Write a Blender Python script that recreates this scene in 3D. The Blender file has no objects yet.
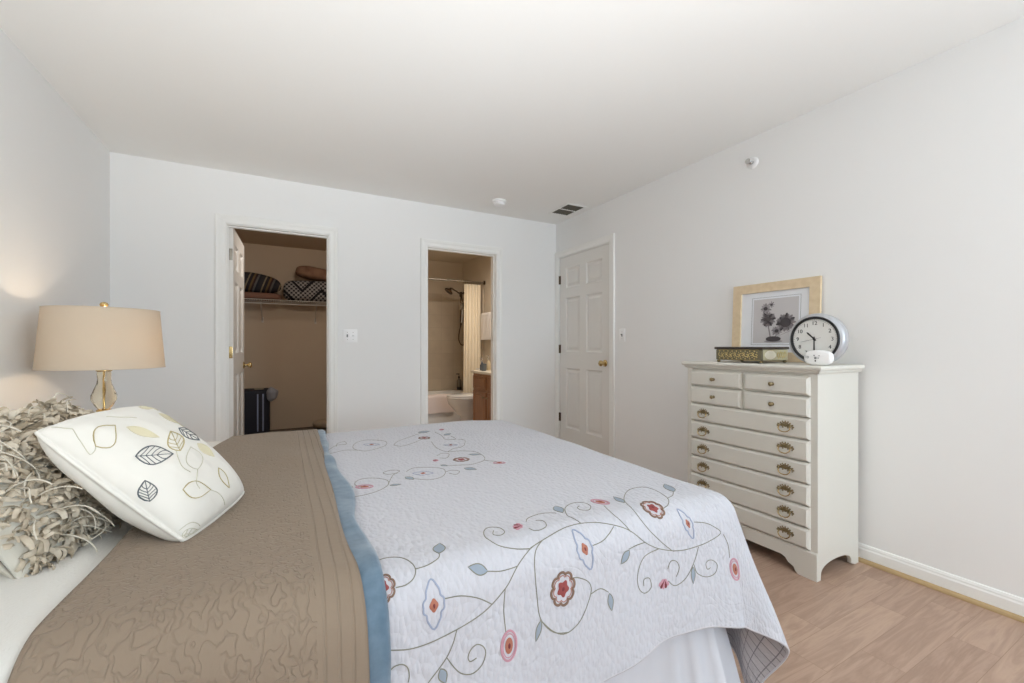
import bpy, bmesh, math, random
import numpy as np
from mathutils import Vector, Matrix
random.seed(7); np.random.seed(7)
SC = bpy.context.scene
COL = SC.collection
PI = math.pi

# ---------------------------------------------------------------- camera
cam_d = bpy.data.cameras.new('camera'); cam = bpy.data.objects.new('camera', cam_d); COL.objects.link(cam)
cam_d.sensor_width = 36.0; cam_d.lens = 427.0/1024*36
cam_d.shift_y = 5.0/1024; cam_d.clip_start = 0.05
cam.location = (0, 0, 1.106); cam.rotation_euler = (PI/2, 0, -math.radians(28.3))
SC.camera = cam

# ---------------------------------------------------------------- world and light
W = bpy.data.worlds.new('world'); SC.world = W; W.use_nodes = True
W.node_tree.nodes['Background'].inputs[0].default_value = (0.80, 0.90, 1.0, 1)
W.node_tree.nodes['Background'].inputs[1].default_value = 1.2

def area(name, loc, rot, sx, sy, power, color):
    d = bpy.data.lights.new(name, 'AREA'); d.shape = 'RECTANGLE'; d.size = sx; d.size_y = sy
    d.energy = power; d.color = color
    o = bpy.data.objects.new(name, d); o.location = loc; o.rotation_euler = rot; COL.objects.link(o); return o
area('window_daylight', (2.0, -2.59, 1.45), (PI/2, 0, 0), 1.0, 1.5, 57, (0.72, 0.87, 1.0))
# added fill lamps behind the camera, aimed upward to brighten ceiling and walls
fill_lamp = area('ceiling_fill', (0.40, -1.30, 0.50), (PI-.4, 0, 0), 2.6, 2.2, 25.5, (0.94, 0.96, 0.97)); fill_lamp.data.spread = math.radians(100)
fill_lamp = area('ceiling_fill', (0.20, -1.30, 0.70), (PI-.9, 0, 0), 2.0, 1.8, 13, (0.94, 0.96, 0.97)); fill_lamp.data.spread = math.radians(60)
area('closet_light', (0.30, 4.30, 2.38), (math.radians(35), 0, 0), 0.3, 0.3, 9, (1.0, 0.91, 0.82))
area('bathroom_light', (2.15, 4.55, 2.25), (0, 0, 0), 0.5, 0.15, 14, (1.0, 0.93, 0.85))
SC.view_settings.view_transform = 'Standard'; SC.view_settings.look = 'None'
SC.view_settings.gamma = 1.0; SC.view_settings.use_curve_mapping = False
SC.view_settings.exposure = 0.11
SC.cycles.max_bounces = 12; SC.cycles.diffuse_bounces = 8; SC.cycles.glossy_bounces = 4
SC.cycles.transmission_bounces = 8; SC.cycles.use_denoising = True
SC.cycles.caustics_reflective = False; SC.cycles.caustics_refractive = False

# ---------------------------------------------------------------- materials
def lin(c):
    return tuple(((x/255)/12.92 if x/255 <= .04045 else ((x/255+.055)/1.055)**2.4) for x in c)
def mat(name, rgb, rough=.6, metal=0., spec=.5, sheen=0., trans=0.):
    m = bpy.data.materials.new(name); m.use_nodes = True
    b = m.node_tree.nodes['Principled BSDF']
    b.inputs['Base Color'].default_value = lin(rgb)+(1,)
    b.inputs['Roughness'].default_value = rough; b.inputs['Metallic'].default_value = metal
    b.inputs['Specular IOR Level'].default_value = spec
    b.inputs['Sheen Weight'].default_value = sheen
    b.inputs['Transmission Weight'].default_value = trans
    return m
def nd(m, t, **kw):
    n = m.node_tree.nodes.new(t)
    for k, v in kw.items():
        if hasattr(n, k): setattr(n, k, v)
        else: n.inputs[k].default_value = v
    return n
def lk(m, a, b): m.node_tree.links.new(a, b)
def bsdf(m): return m.node_tree.nodes['Principled BSDF']
def coords(m, kind='Object', scale=(1,1,1)):
    t = nd(m, 'ShaderNodeTexCoord'); p = nd(m, 'ShaderNodeMapping')
    p.inputs['Scale'].default_value = scale
    lk(m, t.outputs[kind], p.inputs['Vector']); return p.outputs['Vector']
def math_n(m, op, a, b=None):
    n = nd(m, 'ShaderNodeMath', operation=op)
    for i, x in enumerate((a, b)):
        if x is None: continue
        if isinstance(x, (int, float)): n.inputs[i].default_value = x
        else: lk(m, x, n.inputs[i])
    return n.outputs[0]
def bump(m, height, strength=.3, dist=.005):
    n = nd(m, 'ShaderNodeBump'); n.inputs['Strength'].default_value = strength; n.inputs['Distance'].default_value = dist
    lk(m, height, n.inputs['Height']); lk(m, n.outputs[0], bsdf(m).inputs['Normal'])
def noise_bump(m, scale, strength=.2, dist=.003, kind='Object', detail=3, sc=(1,1,1)):
    n = nd(m, 'ShaderNodeTexNoise', Scale=scale, Detail=detail)
    lk(m, coords(m, kind, sc), n.inputs['Vector']); bump(m, n.outputs[0], strength, dist); return m
def mottled(m, c1, c2, scale, kind='Object', sc=(1,1,1), detail=4):
    n = nd(m, 'ShaderNodeTexNoise', Scale=scale, Detail=detail)
    lk(m, coords(m, kind, sc), n.inputs['Vector'])
    r = nd(m, 'ShaderNodeValToRGB')
    r.color_ramp.elements[0].position = .3; r.color_ramp.elements[1].position = .7
    r.color_ramp.elements[0].color = lin(c1)+(1,); r.color_ramp.elements[1].color = lin(c2)+(1,)
    lk(m, n.outputs[0], r.inputs[0]); lk(m, r.outputs[0], bsdf(m).inputs['Base Color']); return m

WALL = noise_bump(mat('wall_paint', (239,239,238), .75, spec=.25), 260, .05, .001)
CEIL = noise_bump(mat('ceiling_paint', (243,243,241), .9, spec=.1), 200, .06, .001)
CLOSETW = mat('closet_paint', (206,188,166), .85, spec=.1)
BATHW = mat('bathroom_paint', (208,196,178), .8, spec=.2)
TRIM = mat('trim_paint', (241,241,238), .45)
DOORP = mat('door_paint', (228,226,221), .42)
DRESS = noise_bump(mat('cream_lacquer', (216,213,204), .38), 30, .03, .002)
BRASS = mat('antique_brass', (150,134,102), .42, 1.0)
BRIGHTB = mat('polished_brass', (206,180,128), .22, 1.0)
CHROME = mat('chrome', (200,200,200), .18, 1.0)
NICKEL = mat('satin_nickel', (150,145,135), .35, 1.0)
BRONZE = mat('bronze', (96,80,62), .35, .9)
BLACK = mat('black_plastic', (28,28,30), .4)
WHITEP = mat('white_plastic', (246,246,246), .35)
SILVER = mat('silver_plastic', (190,192,196), .35, .35)
DARKV = mat('dark_void', (52,50,42), .9)
GLASSA = mat('amber_glass', (254,244,222), .04, trans=1.0); GLASSA.node_tree.nodes['Principled BSDF'].inputs['IOR'].default_value = 1.25
OAKR = noise_bump(mat('oak_moulding', (178,150,108), .5), 30, .1, .002, sc=(1,8,8))

# laminate floor: boards running along X
FLOOR = mat('laminate_floor', (200,168,142), .38, spec=.4)
def make_floor():
    m = FLOOR; v = coords(m, 'Object')
    br = nd(m, 'ShaderNodeTexBrick', offset=.37, offset_frequency=2, squash=1.0)
    br.inputs['Color1'].default_value = lin((184,156,136))+(1,); br.inputs['Color2'].default_value = lin((166,138,120))+(1,)
    br.inputs['Mortar'].default_value = lin((150,122,102))+(1,)
    br.inputs['Scale'].default_value = 1.0; br.inputs['Mortar Size'].default_value = .0009; br.inputs['Mortar Smooth'].default_value = .3
    br.inputs['Brick Width'].default_value = .62; br.inputs['Row Height'].default_value = .128; br.inputs['Bias'].default_value = -.1
    lk(m, v, br.inputs['Vector'])
    w = nd(m, 'ShaderNodeTexNoise', Scale=1.0, Detail=6, Roughness=.6, Distortion=1.2)
    p = nd(m, 'ShaderNodeMapping'); p.inputs['Scale'].default_value = (1.5, 15, 1); lk(m, v, p.inputs['Vector'])
    # shift the grain from board to board
    addv = nd(m, 'ShaderNodeVectorMath', operation='MULTIPLY_ADD')
    lk(m, br.outputs['Color'], addv.inputs[0]); addv.inputs[1].default_value = (35, 55, 0); lk(m, p.outputs[0], addv.inputs[2])
    lk(m, addv.outputs[0], w.inputs['Vector'])
    g = math_n(m, 'PINGPONG', math_n(m, 'MULTIPLY', w.outputs[0], 9.0), 1.0)
    fine = nd(m, 'ShaderNodeTexNoise', Scale=1.0, Detail=4)
    p2 = nd(m, 'ShaderNodeMapping'); p2.inputs['Scale'].default_value = (6, 160, 1); lk(m, v, p2.inputs['Vector']); lk(m, p2.outputs[0], fine.inputs['Vector'])
    s = math_n(m, 'ADD', math_n(m, 'MULTIPLY', g, .55), math_n(m, 'MULTIPLY', fine.outputs[0], .45))
    r = nd(m, 'ShaderNodeValToRGB'); r.color_ramp.elements[0].position = .15; r.color_ramp.elements[1].position = .85
    r.color_ramp.elements[0].color = (.80,.77,.76,1); r.color_ramp.elements[1].color = (1.06,1.06,1.06,1)
    lk(m, s, r.inputs[0])
    mx = nd(m, 'ShaderNodeMixRGB', blend_type='MULTIPLY'); mx.inputs[0].default_value = 1
    lk(m, br.outputs['Color'], mx.inputs[1]); lk(m, r.outputs[0], mx.inputs[2])
    lk(m, mx.outputs[0], bsdf(m).inputs['Base Color'])
make_floor()
CARPET = noise_bump(mottled(mat('closet_carpet', (110,98,84), .95, spec=.05), (96,86,74), (126,114,100), 60), 300, .5, .004)
BTILEF = mat('bathroom_floor', (170,150,128), .5)
TILE = mat('shower_tile', (205,192,172), .3)
def make_tile():
    m = TILE; v = coords(m, 'Object')
    sep = nd(m, 'ShaderNodeSeparateXYZ'); lk(m, v, sep.inputs[0])
    cmb = nd(m, 'ShaderNodeCombineXYZ')
    lk(m, math_n(m, 'ADD', sep.outputs[0], sep.outputs[1]), cmb.inputs[0]); lk(m, sep.outputs[2], cmb.inputs[1])
    br = nd(m, 'ShaderNodeTexBrick', offset=0.0, squash=1.0)
    for k, c in (('Color1', (206,193,173)), ('Color2', (198,184,164)), ('Mortar', (188,176,158))): br.inputs[k].default_value = lin(c)+(1,)
    br.inputs['Scale'].default_value = 1; br.inputs['Mortar Size'].default_value = .002
    br.inputs['Brick Width'].default_value = .2; br.inputs['Row Height'].default_value = .2
    lk(m, cmb.outputs[0], br.inputs['Vector'])
    n = nd(m, 'ShaderNodeTexNoise', Scale=7, Detail=5); lk(m, v, n.inputs['Vector'])
    r = nd(m, 'ShaderNodeValToRGB'); r.color_ramp.elements[0].color = (.86,.85,.84,1); r.color_ramp.elements[1].color = (1.05,1.05,1.05,1)
    lk(m, n.outputs[0], r.inputs[0])
    mx = nd(m, 'ShaderNodeMixRGB', blend_type='MULTIPLY'); mx.inputs[0].default_value = 1
    lk(m, br.outputs['Color'], mx.inputs[1]); lk(m, r.outputs[0], mx.inputs[2]); lk(m, mx.outputs[0], bsdf(m).inputs['Base Color'])
make_tile()
PORC = mat('porcelain', (236,234,230), .12)
OAK = noise_bump(mottled(mat('oak_vanity', (156,108,72), .4), (140,94,60), (170,122,84), 5, sc=(9,9,1)), 60, .05, .001)
COUNTER = mat('vanity_counter', (236,228,212), .2)
CURTAIN = mat('curtain_cloth', (236,226,206), .85, spec=.1, sheen=.2)
TOWELW = noise_bump(mat('white_terry', (232,226,220), .95, spec=.05, sheen=.3), 300, .5, .004)

# bedding
def quilt_white():
    m = mat('matelasse_white', (190,190,196), .88, spec=.12, sheen=.15)
    t = nd(m, 'ShaderNodeTexCoord')
    vo = nd(m, 'ShaderNodeTexVoronoi', feature='F1', Scale=95); vo.inputs['Randomness'].default_value = 1
    mp = nd(m, 'ShaderNodeMapping'); mp.inputs['Scale'].default_value = (1.0, .62, 1); lk(m, t.outputs['UV'], mp.inputs['Vector']); lk(m, mp.outputs[0], vo.inputs['Vector'])
    # feather-like stitched channels
    n = nd(m, 'ShaderNodeTexNoise', Scale=5.5, Detail=0, Distortion=.8); lk(m, t.outputs['UV'], n.inputs['Vector'])
    g = math_n(m, 'PINGPONG', math_n(m, 'MULTIPLY', n.outputs[0], 9.0), .5)
    g2 = math_n(m, 'MINIMUM', math_n(m, 'MULTIPLY', g, 6.0), 1.0)
    h = math_n(m, 'ADD', math_n(m, 'MULTIPLY', vo.outputs['Distance'], -1.0), math_n(m, 'MULTIPLY', g2, .22))
    bump(m, h, .5, .006); return m
QUILT = quilt_white()
LINING = mat('quilt_lining', (176,172,174), .9, spec=.05)
def lining():
    m = LINING; t = nd(m, 'ShaderNodeTexCoord')
    br = nd(m, 'ShaderNodeTexBrick', offset=0.0); lk(m, t.outputs['UV'], br.inputs['Vector'])
    for k, c in (('Color1', (182,177,178)), ('Color2', (170,166,168)), ('Mortar', (128,124,128))): br.inputs[k].default_value = lin(c)+(1,)
    br.inputs['Scale'].default_value = 1; br.inputs['Mortar Size'].default_value = .0016
    br.inputs['Brick Width'].default_value = .028; br.inputs['Row Height'].default_value = .05
    lk(m, br.outputs['Color'], bsdf(m).inputs['Base Color'])
    n = nd(m, 'ShaderNodeTexNoise', Scale=60, Detail=2); lk(m, t.outputs['UV'], n.inputs['Vector']); bump(m, n.outputs[0], .5, .006)
lining()
def tan_mat():
    m = mat('taupe_quilting', (136,121,105), .9, spec=.08, sheen=.1)
    t = nd(m, 'ShaderNodeTexCoord')
    n = nd(m, 'ShaderNodeTexNoise', Scale=21, Detail=0, Distortion=2.2); lk(m, t.outputs['UV'], n.inputs['Vector'])
    wn = nd(m, 'ShaderNodeTexNoise', Scale=56, Detail=0, Distortion=.9); lk(m, t.outputs['UV'], wn.inputs['Vector'])
    g = math_n(m, 'ABSOLUTE', math_n(m, 'SUBTRACT', wn.outputs[0], .5))
    g = math_n(m, 'MINIMUM', math_n(m, 'MULTIPLY', g, 11.0), 1.0)          # grooves of the wandering stitch
    g = math_n(m, 'ADD', g, math_n(m, 'MULTIPLY', n.outputs[0], .6))
    sep = nd(m, 'ShaderNodeSeparateXYZ'); lk(m, t.outputs['UV'], sep.inputs[0])
    # border: straight stitch rows parallel with the edge
    e = math_n(m, 'MULTIPLY', math_n(m, 'SUBTRACT', .137, sep.outputs[0]), 1/.024)
    b = math_n(m, 'PINGPONG', e, .5); b = math_n(m, 'MINIMUM', math_n(m, 'MULTIPLY', b, 7.0), 1.0)
    rp = nd(m, 'ShaderNodeTexNoise', Scale=1, Detail=2)
    mp = nd(m, 'ShaderNodeMapping'); mp.inputs['Scale'].default_value = (40, 75, 1); lk(m, t.outputs['UV'], mp.inputs['Vector']); lk(m, mp.outputs[0], rp.inputs['Vector'])
    b = math_n(m, 'ADD', b, math_n(m, 'MULTIPLY', rp.outputs[0], .5))
    inb = math_n(m, 'LESS_THAN', e, 3.5)
    fn = nd(m, 'ShaderNodeTexNoise', Scale=70, Detail=2); lk(m, t.outputs['UV'], fn.inputs['Vector'])
    g = math_n(m, 'ADD', g, math_n(m, 'MULTIPLY', fn.outputs[0], .5))
    mx = nd(m, 'ShaderNodeMix', data_type='FLOAT'); lk(m, inb, mx.inputs[0]); lk(m, g, mx.inputs[2]); lk(m, b, mx.inputs[3])
    bump(m, mx.outputs[0], .5, .0042); return m
TAN = tan_mat()
BLUE = noise_bump(mottled(mat('blue_velvet', (98,122,140), .7, spec=.15, sheen=.4), (80,102,120), (106,126,142), 26), 40, .15, .006)
SHEET = noise_bump(mat('ivory_fleece', (208,206,200), .95, spec=.05, sheen=.3), 180, .35, .004)
SKIRT = noise_bump(mat('white_bed_skirt', (206,206,211), .9, spec=.08), 90, .1, .002)
MATT = mat('mattress_ticking', (228,226,220), .9)
SATIN = noise_bump(mat('cream_satin', (222,219,211), .5, spec=.3, sheen=.2), 13, .5, .014, detail=2)
SHAGB = mat('shag_backing', (206,202,190), .9, spec=.05)
SHAG = mottled(mat('shag_fabric', (198,186,166), .9, spec=.08), (180,166,144), (214,204,187), 18)
YARN = mat('shag_yarn', (206,199,184), .85)
LINEN = mat('linen_shade', (222,210,192), .85, spec=.1)
def linen():
    m = LINEN; b = bsdf(m)
    tr = nd(m, 'ShaderNodeBsdfTranslucent'); tr.inputs[0].default_value = lin((240,222,190))+(1,)
    mx = nd(m, 'ShaderNodeMixShader'); mx.inputs[0].default_value = .20
    lk(m, b.outputs[0], mx.inputs[1]); lk(m, tr.outputs[0], mx.inputs[2])
    lk(m, mx.outputs[0], m.node_tree.nodes['Material Output'].inputs['Surface'])
    v = coords(m, 'Object', (1,1,1)); n = nd(m, 'ShaderNodeTexNoise', Scale=220, Detail=2); lk(m, v, n.inputs['Vector']); bump(m, n.outputs[0], .15, .001)
linen()
def glow(name, rgb, s):
    m = mat(name, rgb); b = bsdf(m); b.inputs['Emission Color'].default_value = lin(rgb)+(1,); b.inputs['Emission Strength'].default_value = s; return m
BULB = glow('bulb_glass', (255,226,180), 6.0)
# embroidery threads
T_OLIVE = mat('olive_thread', (124,122,106), .7); T_BROWN = mat('brown_thread', (122,96,80), .7)
T_ORANGE = mat('rust_thread', (160,100,80), .7); T_RED = mat('red_thread', (138,62,60), .7)
T_DARK = mat('maroon_thread', (112,44,48), .7); T_BLUE = mat('blue_thread', (148,156,176), .7)
T_LEAF = mat('blue_applique', (140,151,163), .75); T_PINK = mat('pink_thread', (184,136,148), .7)
T_GOLD = mat('gold_thread', (178,164,118), .6); T_SLATE = mat('slate_thread', (88,94,98), .6)
T_PALE = mat('pale_thread', (196,192,172), .6); F_GOLD = mat('gold_applique', (212,204,174), .55)
WOODF = noise_bump(mottled(mat('light_maple', (222,200,166), .5), (217,194,158), (227,206,173), 6, sc=(1,6,6)), 60, .04, .001)
MATB = mat('white_mat', (232,234,238), .8); PHOTOBG = mat('photo_grey', (200,196,196), .6)
INK1 = mat('ink_dark', (78,72,74), .7); INK2 = mat('ink_mid', (138,131,133), .7); INK3 = mat('ink_light', (160,154,156), .7); INKL = mat('ink_line', (110,110,106), .7)
BOXD = noise_bump(mat('olive_lacquer', (104,98,76), .45), 60, .15, .002); BOXL = mat('olive_lit_side', (188,180,148), .5); BOXTOP = mat('dark_lid', (58,50,42), .4)  # second olive is the window-lit side, light put into its colour
GILT = mat('gilt', (202,180,122), .45, .5); IVORY = mat('ivory', (232,228,212), .4)
DIAL = mat('clock_dial', (226,226,222), .5); GREYM = mat('grey_marking', (140,140,142), .6)

# ---------------------------------------------------------------- mesh helpers
WL = {}
def link_mesh(name, verts, faces, m, parent=None, smooth=False, uvs=None, fm=None, vn=None):
    off = WL.get(parent, Vector((0,0,0))) if parent else Vector((0,0,0))
    me = bpy.data.meshes.new(name)
    me.from_pydata([tuple(Vector(v)-off) for v in verts], [], [tuple(f) for f in faces])
    ms = m if isinstance(m, (list, tuple)) else [m]
    for x in ms: me.materials.append(x)
    if fm is not None: me.polygons.foreach_set('material_index', fm)
    if uvs is not None:
        ul = me.uv_layers.new(name='UVMap')
        idx = np.zeros(len(me.loops), dtype=np.int32); me.loops.foreach_get('vertex_index', idx)
        ul.data.foreach_set('uv', np.asarray(uvs, dtype=np.float32)[idx].ravel())
    me.polygons.foreach_set('use_smooth', [smooth]*len(me.polygons))
    me.update()
    o = bpy.data.objects.new(name, me); COL.objects.link(o)
    if parent: o.parent = parent
    WL[o] = off
    return o
def thing(name, loc, label, cat, group=None):
    o = bpy.data.objects.new(name, None); o.empty_display_size = .05; COL.objects.link(o)
    o.location = loc; WL[o] = Vector(loc); o['label'] = label; o['category'] = cat
    if group: o['group'] = group
    return o
def tag(o, label, cat, group=None):
    o['label'] = label; o['category'] = cat
    if group: o['group'] = group
    return o
def struct(o): o['kind'] = 'structure'; return o

class MB:
    def __init__(self): self.v = []; self.f = []; self.m = []
    def add(self, v, f, mi=0):
        n = len(self.v); self.v += [tuple(x) for x in v]; self.f += [tuple(i+n for i in q) for q in f]; self.m += [mi]*len(f); return self
    def box(self, x0, x1, y0, y1, z0, z1, bev=0., mi=0, seg=2):
        bm = bmesh.new(); bmesh.ops.create_cube(bm, size=1)
        for v in bm.verts:
            v.co = Vector((x0+(v.co.x+.5)*(x1-x0), y0+(v.co.y+.5)*(y1-y0), z0+(v.co.z+.5)*(z1-z0)))
        if bev > 0: bmesh.ops.bevel(bm, geom=bm.edges[:], offset=bev, segments=seg, affect='EDGES', profile=.6)
        return self.bm(bm, mi)
    def bm(self, bm, mi=0):
        bm.verts.ensure_lookup_table(); bm.verts.index_update()
        self.add([v.co[:] for v in bm.verts], [[v.index for v in f.verts] for f in bm.faces], mi); bm.free(); return self
    def tube(self, pts, r, n=8, mi=0, closed=False, flat=1.0, nrm=None):
        P = [Vector(p) for p in pts]; k = len(P); rs = r if hasattr(r, '__len__') else [r]*k
        V = []; F = []; prev = None
        for i in range(k):
            a = P[(i-1) % k] if closed or i > 0 else P[i]; b = P[(i+1) % k] if closed or i < k-1 else P[i]
            t = (b-a); t = t.normalized() if t.length > 1e-9 else Vector((0,0,1))
            if nrm is not None: u = Vector(nrm[i]); u = u-t*u.dot(t)
            elif prev is None: u = t.orthogonal()
            else: u = prev-t*prev.dot(t)
            u = u.normalized() if u.length > 1e-9 else t.orthogonal().normalized()
            prev = u; w = t.cross(u)
            for j in range(n):
                an = 2*PI*j/n; V.append(P[i]+(u*math.cos(an)*flat+w*math.sin(an))*rs[i])
        for i in range(k if closed else k-1):
            for j in range(n):
                F.append((i*n+j, i*n+(j+1) % n, ((i+1) % k)*n+(j+1) % n, ((i+1) % k)*n+j))
        if not closed:
            F.append(tuple(range(n))[::-1]); F.append(tuple((k-1)*n+j for j in range(n)))
        return self.add(V, F, mi)
    def lathe(self, prof, c, axis='z', n=32, mi=0, cap=True):
        V = []; F = []; k = len(prof)
        for (r, h) in prof:
            for j in range(n):
                a = 2*PI*j/n; x, y = r*math.cos(a), r*math.sin(a)
                p = {'z': (x, y, h), 'x': (h, x, y), 'y': (y, h, x)}[axis]
                V.append((c[0]+p[0], c[1]+p[1], c[2]+p[2]))
        for i in range(k-1):
            for j in range(n): F.append((i*n+j, i*n+(j+1) % n, (i+1)*n+(j+1) % n, (i+1)*n+j))
        if cap:
            F.append(tuple(range(n))[::-1]); F.append(tuple((k-1)*n+j for j in range(n)))
        return self.add(V, F, mi)
    def prism(self, poly, fn, d0, d1, mi=0):
        """poly: 2-D outline; fn(a, b, d) -> 3-D"""
        n = len(poly); V = [fn(a, b, d0) for a, b in poly]+[fn(a, b, d1) for a, b in poly]
        F = [tuple(range(n))[::-1], tuple(range(n, 2*n))]+[(i, (i+1) % n, n+(i+1) % n, n+i) for i in range(n)]
        return self.add(V, F, mi)
    def build(self, name, m, parent=None, smooth=False, uvs=None):
        o = link_mesh(name, self.v, self.f, m, parent, False, uvs, self.m)
        bm = bmesh.new(); bm.from_mesh(o.data); bmesh.ops.recalc_face_normals(bm, faces=bm.faces); bm.to_mesh(o.data); bm.free()
        if smooth:
            o.data.polygons.foreach_set('use_smooth', [True]*len(o.data.polygons))
            try: o.data.set_sharp_from_angle(angle=math.radians(smooth if smooth is not True else 40))
            except Exception: pass
        return o
def box(name, x0, x1, y0, y1, z0, z1, m, parent=None, bev=0.):
    return MB().box(x0, x1, y0, y1, z0, z1, bev).build(name, m, parent, 40 if bev else False)
def cr(pts, n=8, closed=False):
    """Catmull-Rom through points (numpy)"""
    P = [np.asarray(p, float) for p in pts]; k = len(P)
    if k < 3 and not closed: return [P[0]+(P[-1]-P[0])*i/n for i in range(n+1)]
    out = []; g = lambda i: P[i % k] if closed else P[min(max(i, 0), k-1)]
    for i in range(k if closed else k-1):
        a, b, c, d = g(i-1), g(i), g(i+1), g(i+2)
        for j in range(n):
            t = j/n; out.append(.5*((2*b)+(c-a)*t+(2*a-5*b+4*c-d)*t*t+(3*b-a-3*c+d)*t**3))
    if not closed: out.append(P[-1])
    return out

# ---------------------------------------------------------------- room shell
XL, XR, YB, YN_, H = -1.04, 2.64, 3.885, -2.60, 2.44
def slabs(name, boxes, m):
    b = MB()
    for q in boxes: b.box(*q)
    return struct(b.build(name, m))
slabs('floor', [(XL-.1, XR+.12, YN_-.1, YB+.06, -.05, 0)], FLOOR)
slabs('floor_closet', [(-.90, 1.0, YB+.06, 6.60, -.05, .004)], CARPET)
slabs('floor_bathroom', [(1.0, XR+.12, YB+.06, 6.60, -.05, .004)], BTILEF)
slabs('ceiling', [(XL-.1, XR+.12, YN_-.1, YB+.06, H, H+.1)], CEIL)
slabs('ceiling_closet', [(-.90, 1.0, YB+.06, 6.60, H, H+.1)], CLOSETW)
slabs('ceiling_bathroom', [(1.0, XR+.12, YB+.06, 6.60, H, H+.1)], BATHW)
slabs('wall_left', [(XL-.1, XL, YN_-.1, YB+.06, 0, H)], WALL)
CX0, CX1, BX0, BX1, DH = -.371, .343, 1.200, 1.905, 2.035
BXR = 2.56
slabs('wall_back', [(XL-.1, CX0-.012, YB, YB+.06, 0, H), (CX0-.012, CX1+.012, YB, YB+.06, DH+.012, H), (CX1+.012, BX0-.012, YB, YB+.06, 0, H),
                    (BX0-.012, BX1+.012, YB, YB+.06, DH+.012, H), (BX1+.012, XR+.12, YB, YB+.06, 0, H)], WALL)
slabs('wall_closet_front', [(-.90, CX0-.012, YB+.06, YB+.115, 0, H), (CX0-.012, CX1+.012, YB+.06, YB+.115, DH+.012, H), (CX1+.012, .95, YB+.06, YB+.115, 0, H)], CLOSETW)
slabs('wall_bathroom_front', [(1.05, BX0-.012, YB+.06, YB+.115, 0, H), (BX0-.012, BX1+.012, YB+.06, YB+.115, DH+.012, H), (BX1+.012, XR, YB+.06, YB+.115, 0, H)], BATHW)
RY0, RY1, RDH = 3.018, 3.819, 2.055
slabs('wall_right', [(XR, XR+.12, YN_-.1, RY0-.012, 0, H), (XR, XR+.12, RY0-.012, RY1+.012, RDH+.012, H), (XR, XR+.12, RY1+.012, YB, 0, H)], WALL)
WX0, WX1, WZ0, WZ1 = 1.45, 2.55, .68, 2.22
slabs('wall_front', [(XL, WX0, YN_-.1, YN_, 0, H), (WX1, XR, YN_-.1, YN_, 0, H), (WX0, WX1, YN_-.1, YN_, 0, WZ0), (WX0, WX1, YN_-.1, YN_, WZ1, H)], WALL)
slabs('wall_closet_left', [(-.90, -.80, YB+.115, 6.48, 0, H)], CLOSETW)
slabs('wall_closet_right', [(.95, 1.0, YB+.06, 6.60, 0, H)], CLOSETW)
slabs('wall_closet_back', [(-.90, .95, 6.48, 6.60, 0, H)], CLOSETW)
slabs('wall_bathroom_left', [(1.0, 1.05, YB+.06, 6.60, 0, H)], BATHW)
slabs('wall_bathroom_right', [(BXR, XR+.12, YB+.116, 6.60, 0, H)], BATHW)
slabs('wall_bathroom_back', [(1.05, XR, 6.42, 6.60, 0, H)], BATHW)
slabs('wall_bathroom_tile', [(1.05, BXR, 6.405, 6.42, .40, 1.93), (BXR-.015, BXR, 5.62, 6.405, .40, 1.93)], TILE)
# window behind the camera that lets the daylight in
b = MB()
for q in ((WX0, WX0+.05), (WX1-.05, WX1), ((WX0+WX1)/2-.03, (WX0+WX1)/2+.03)): b.box(q[0], q[1], YN_-.08, YN_-.03, WZ0, WZ1)
b.box(WX0, WX1, YN_-.08, YN_-.03, WZ0, WZ0+.05); b.box(WX0, WX1, YN_-.08, YN_-.03, WZ1-.05, WZ1); b.box(WX0-.06, WX1+.06, YN_-.08, YN_+.05, WZ0-.03, WZ0)
struct(b.build('window_1', TRIM))

# casings: moulded profile swept round each opening
PROF = [(.000, .000), (.000, .011), (.010, .013), (.030, .013), (.040, .017), (.060, .019), (.064, .015), (.064, .000)]
def casing(name, a0, a1, h, fn):
    V = []; F = []; k = len(PROF)
    for side, (a, s) in enumerate(((a0, -1), (a1, 1))):
        pass
    rings = []
    for (o, t) in PROF:
        rings.append([fn(a0-o, 0, t), fn(a0-o, h+o, t), fn(a1+o, h+o, t), fn(a1+o, 0, t)])
    for r in rings: V += r
    for i in range(k-1):
        for j in range(3): F.append((i*4+j, i*4+j+1, (i+1)*4+j+1, (i+1)*4+j))
    m = MB(); m.add(V, F); return struct(m.build(name, TRIM))
casing('trim_1', CX0-.008, CX1+.008, DH+.008, lambda a, z, t: (a, YB-t, z))
casing('trim_2', BX0-.008, BX1+.008, DH+.008, lambda a, z, t: (a, YB-t, z))
casing('trim_3', RY0-.008, RY1+.000, RDH+.008, lambda a, z, t: (XR-t, min(a, YB-.001), z))
# jambs
def jamb(name, x0, x1):
    b = MB(); b.box(x0-.012, x0, YB, YB+.116, 0, DH); b.box(x1, x1+.012, YB, YB+.116, 0, DH); b.box(x0-.012, x1+.012, YB, YB+.116, DH, DH+.012)
    b.box(x0, x0+.010, YB+.035, YB+.060, 0, DH); b.box(x1-.010, x1, YB+.035, YB+.060, 0, DH); b.box(x0+.01, x1-.01, YB+.035, YB+.060, DH-.010, DH)
    return struct(b.build(name, TRIM))
jamb('trim_4', CX0, CX1); jamb('trim_5', BX0, BX1)
b = MB(); b.box(XR-.001, XR+.12, RY0-.012, RY0, 0, RDH); b.box(XR-.001, XR+.12, RY1, RY1+.012, 0, RDH); b.box(XR-.001, XR+.12, RY0-.012, RY1+.012, RDH, RDH+.012)
struct(b.build('trim_6', TRIM))
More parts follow.
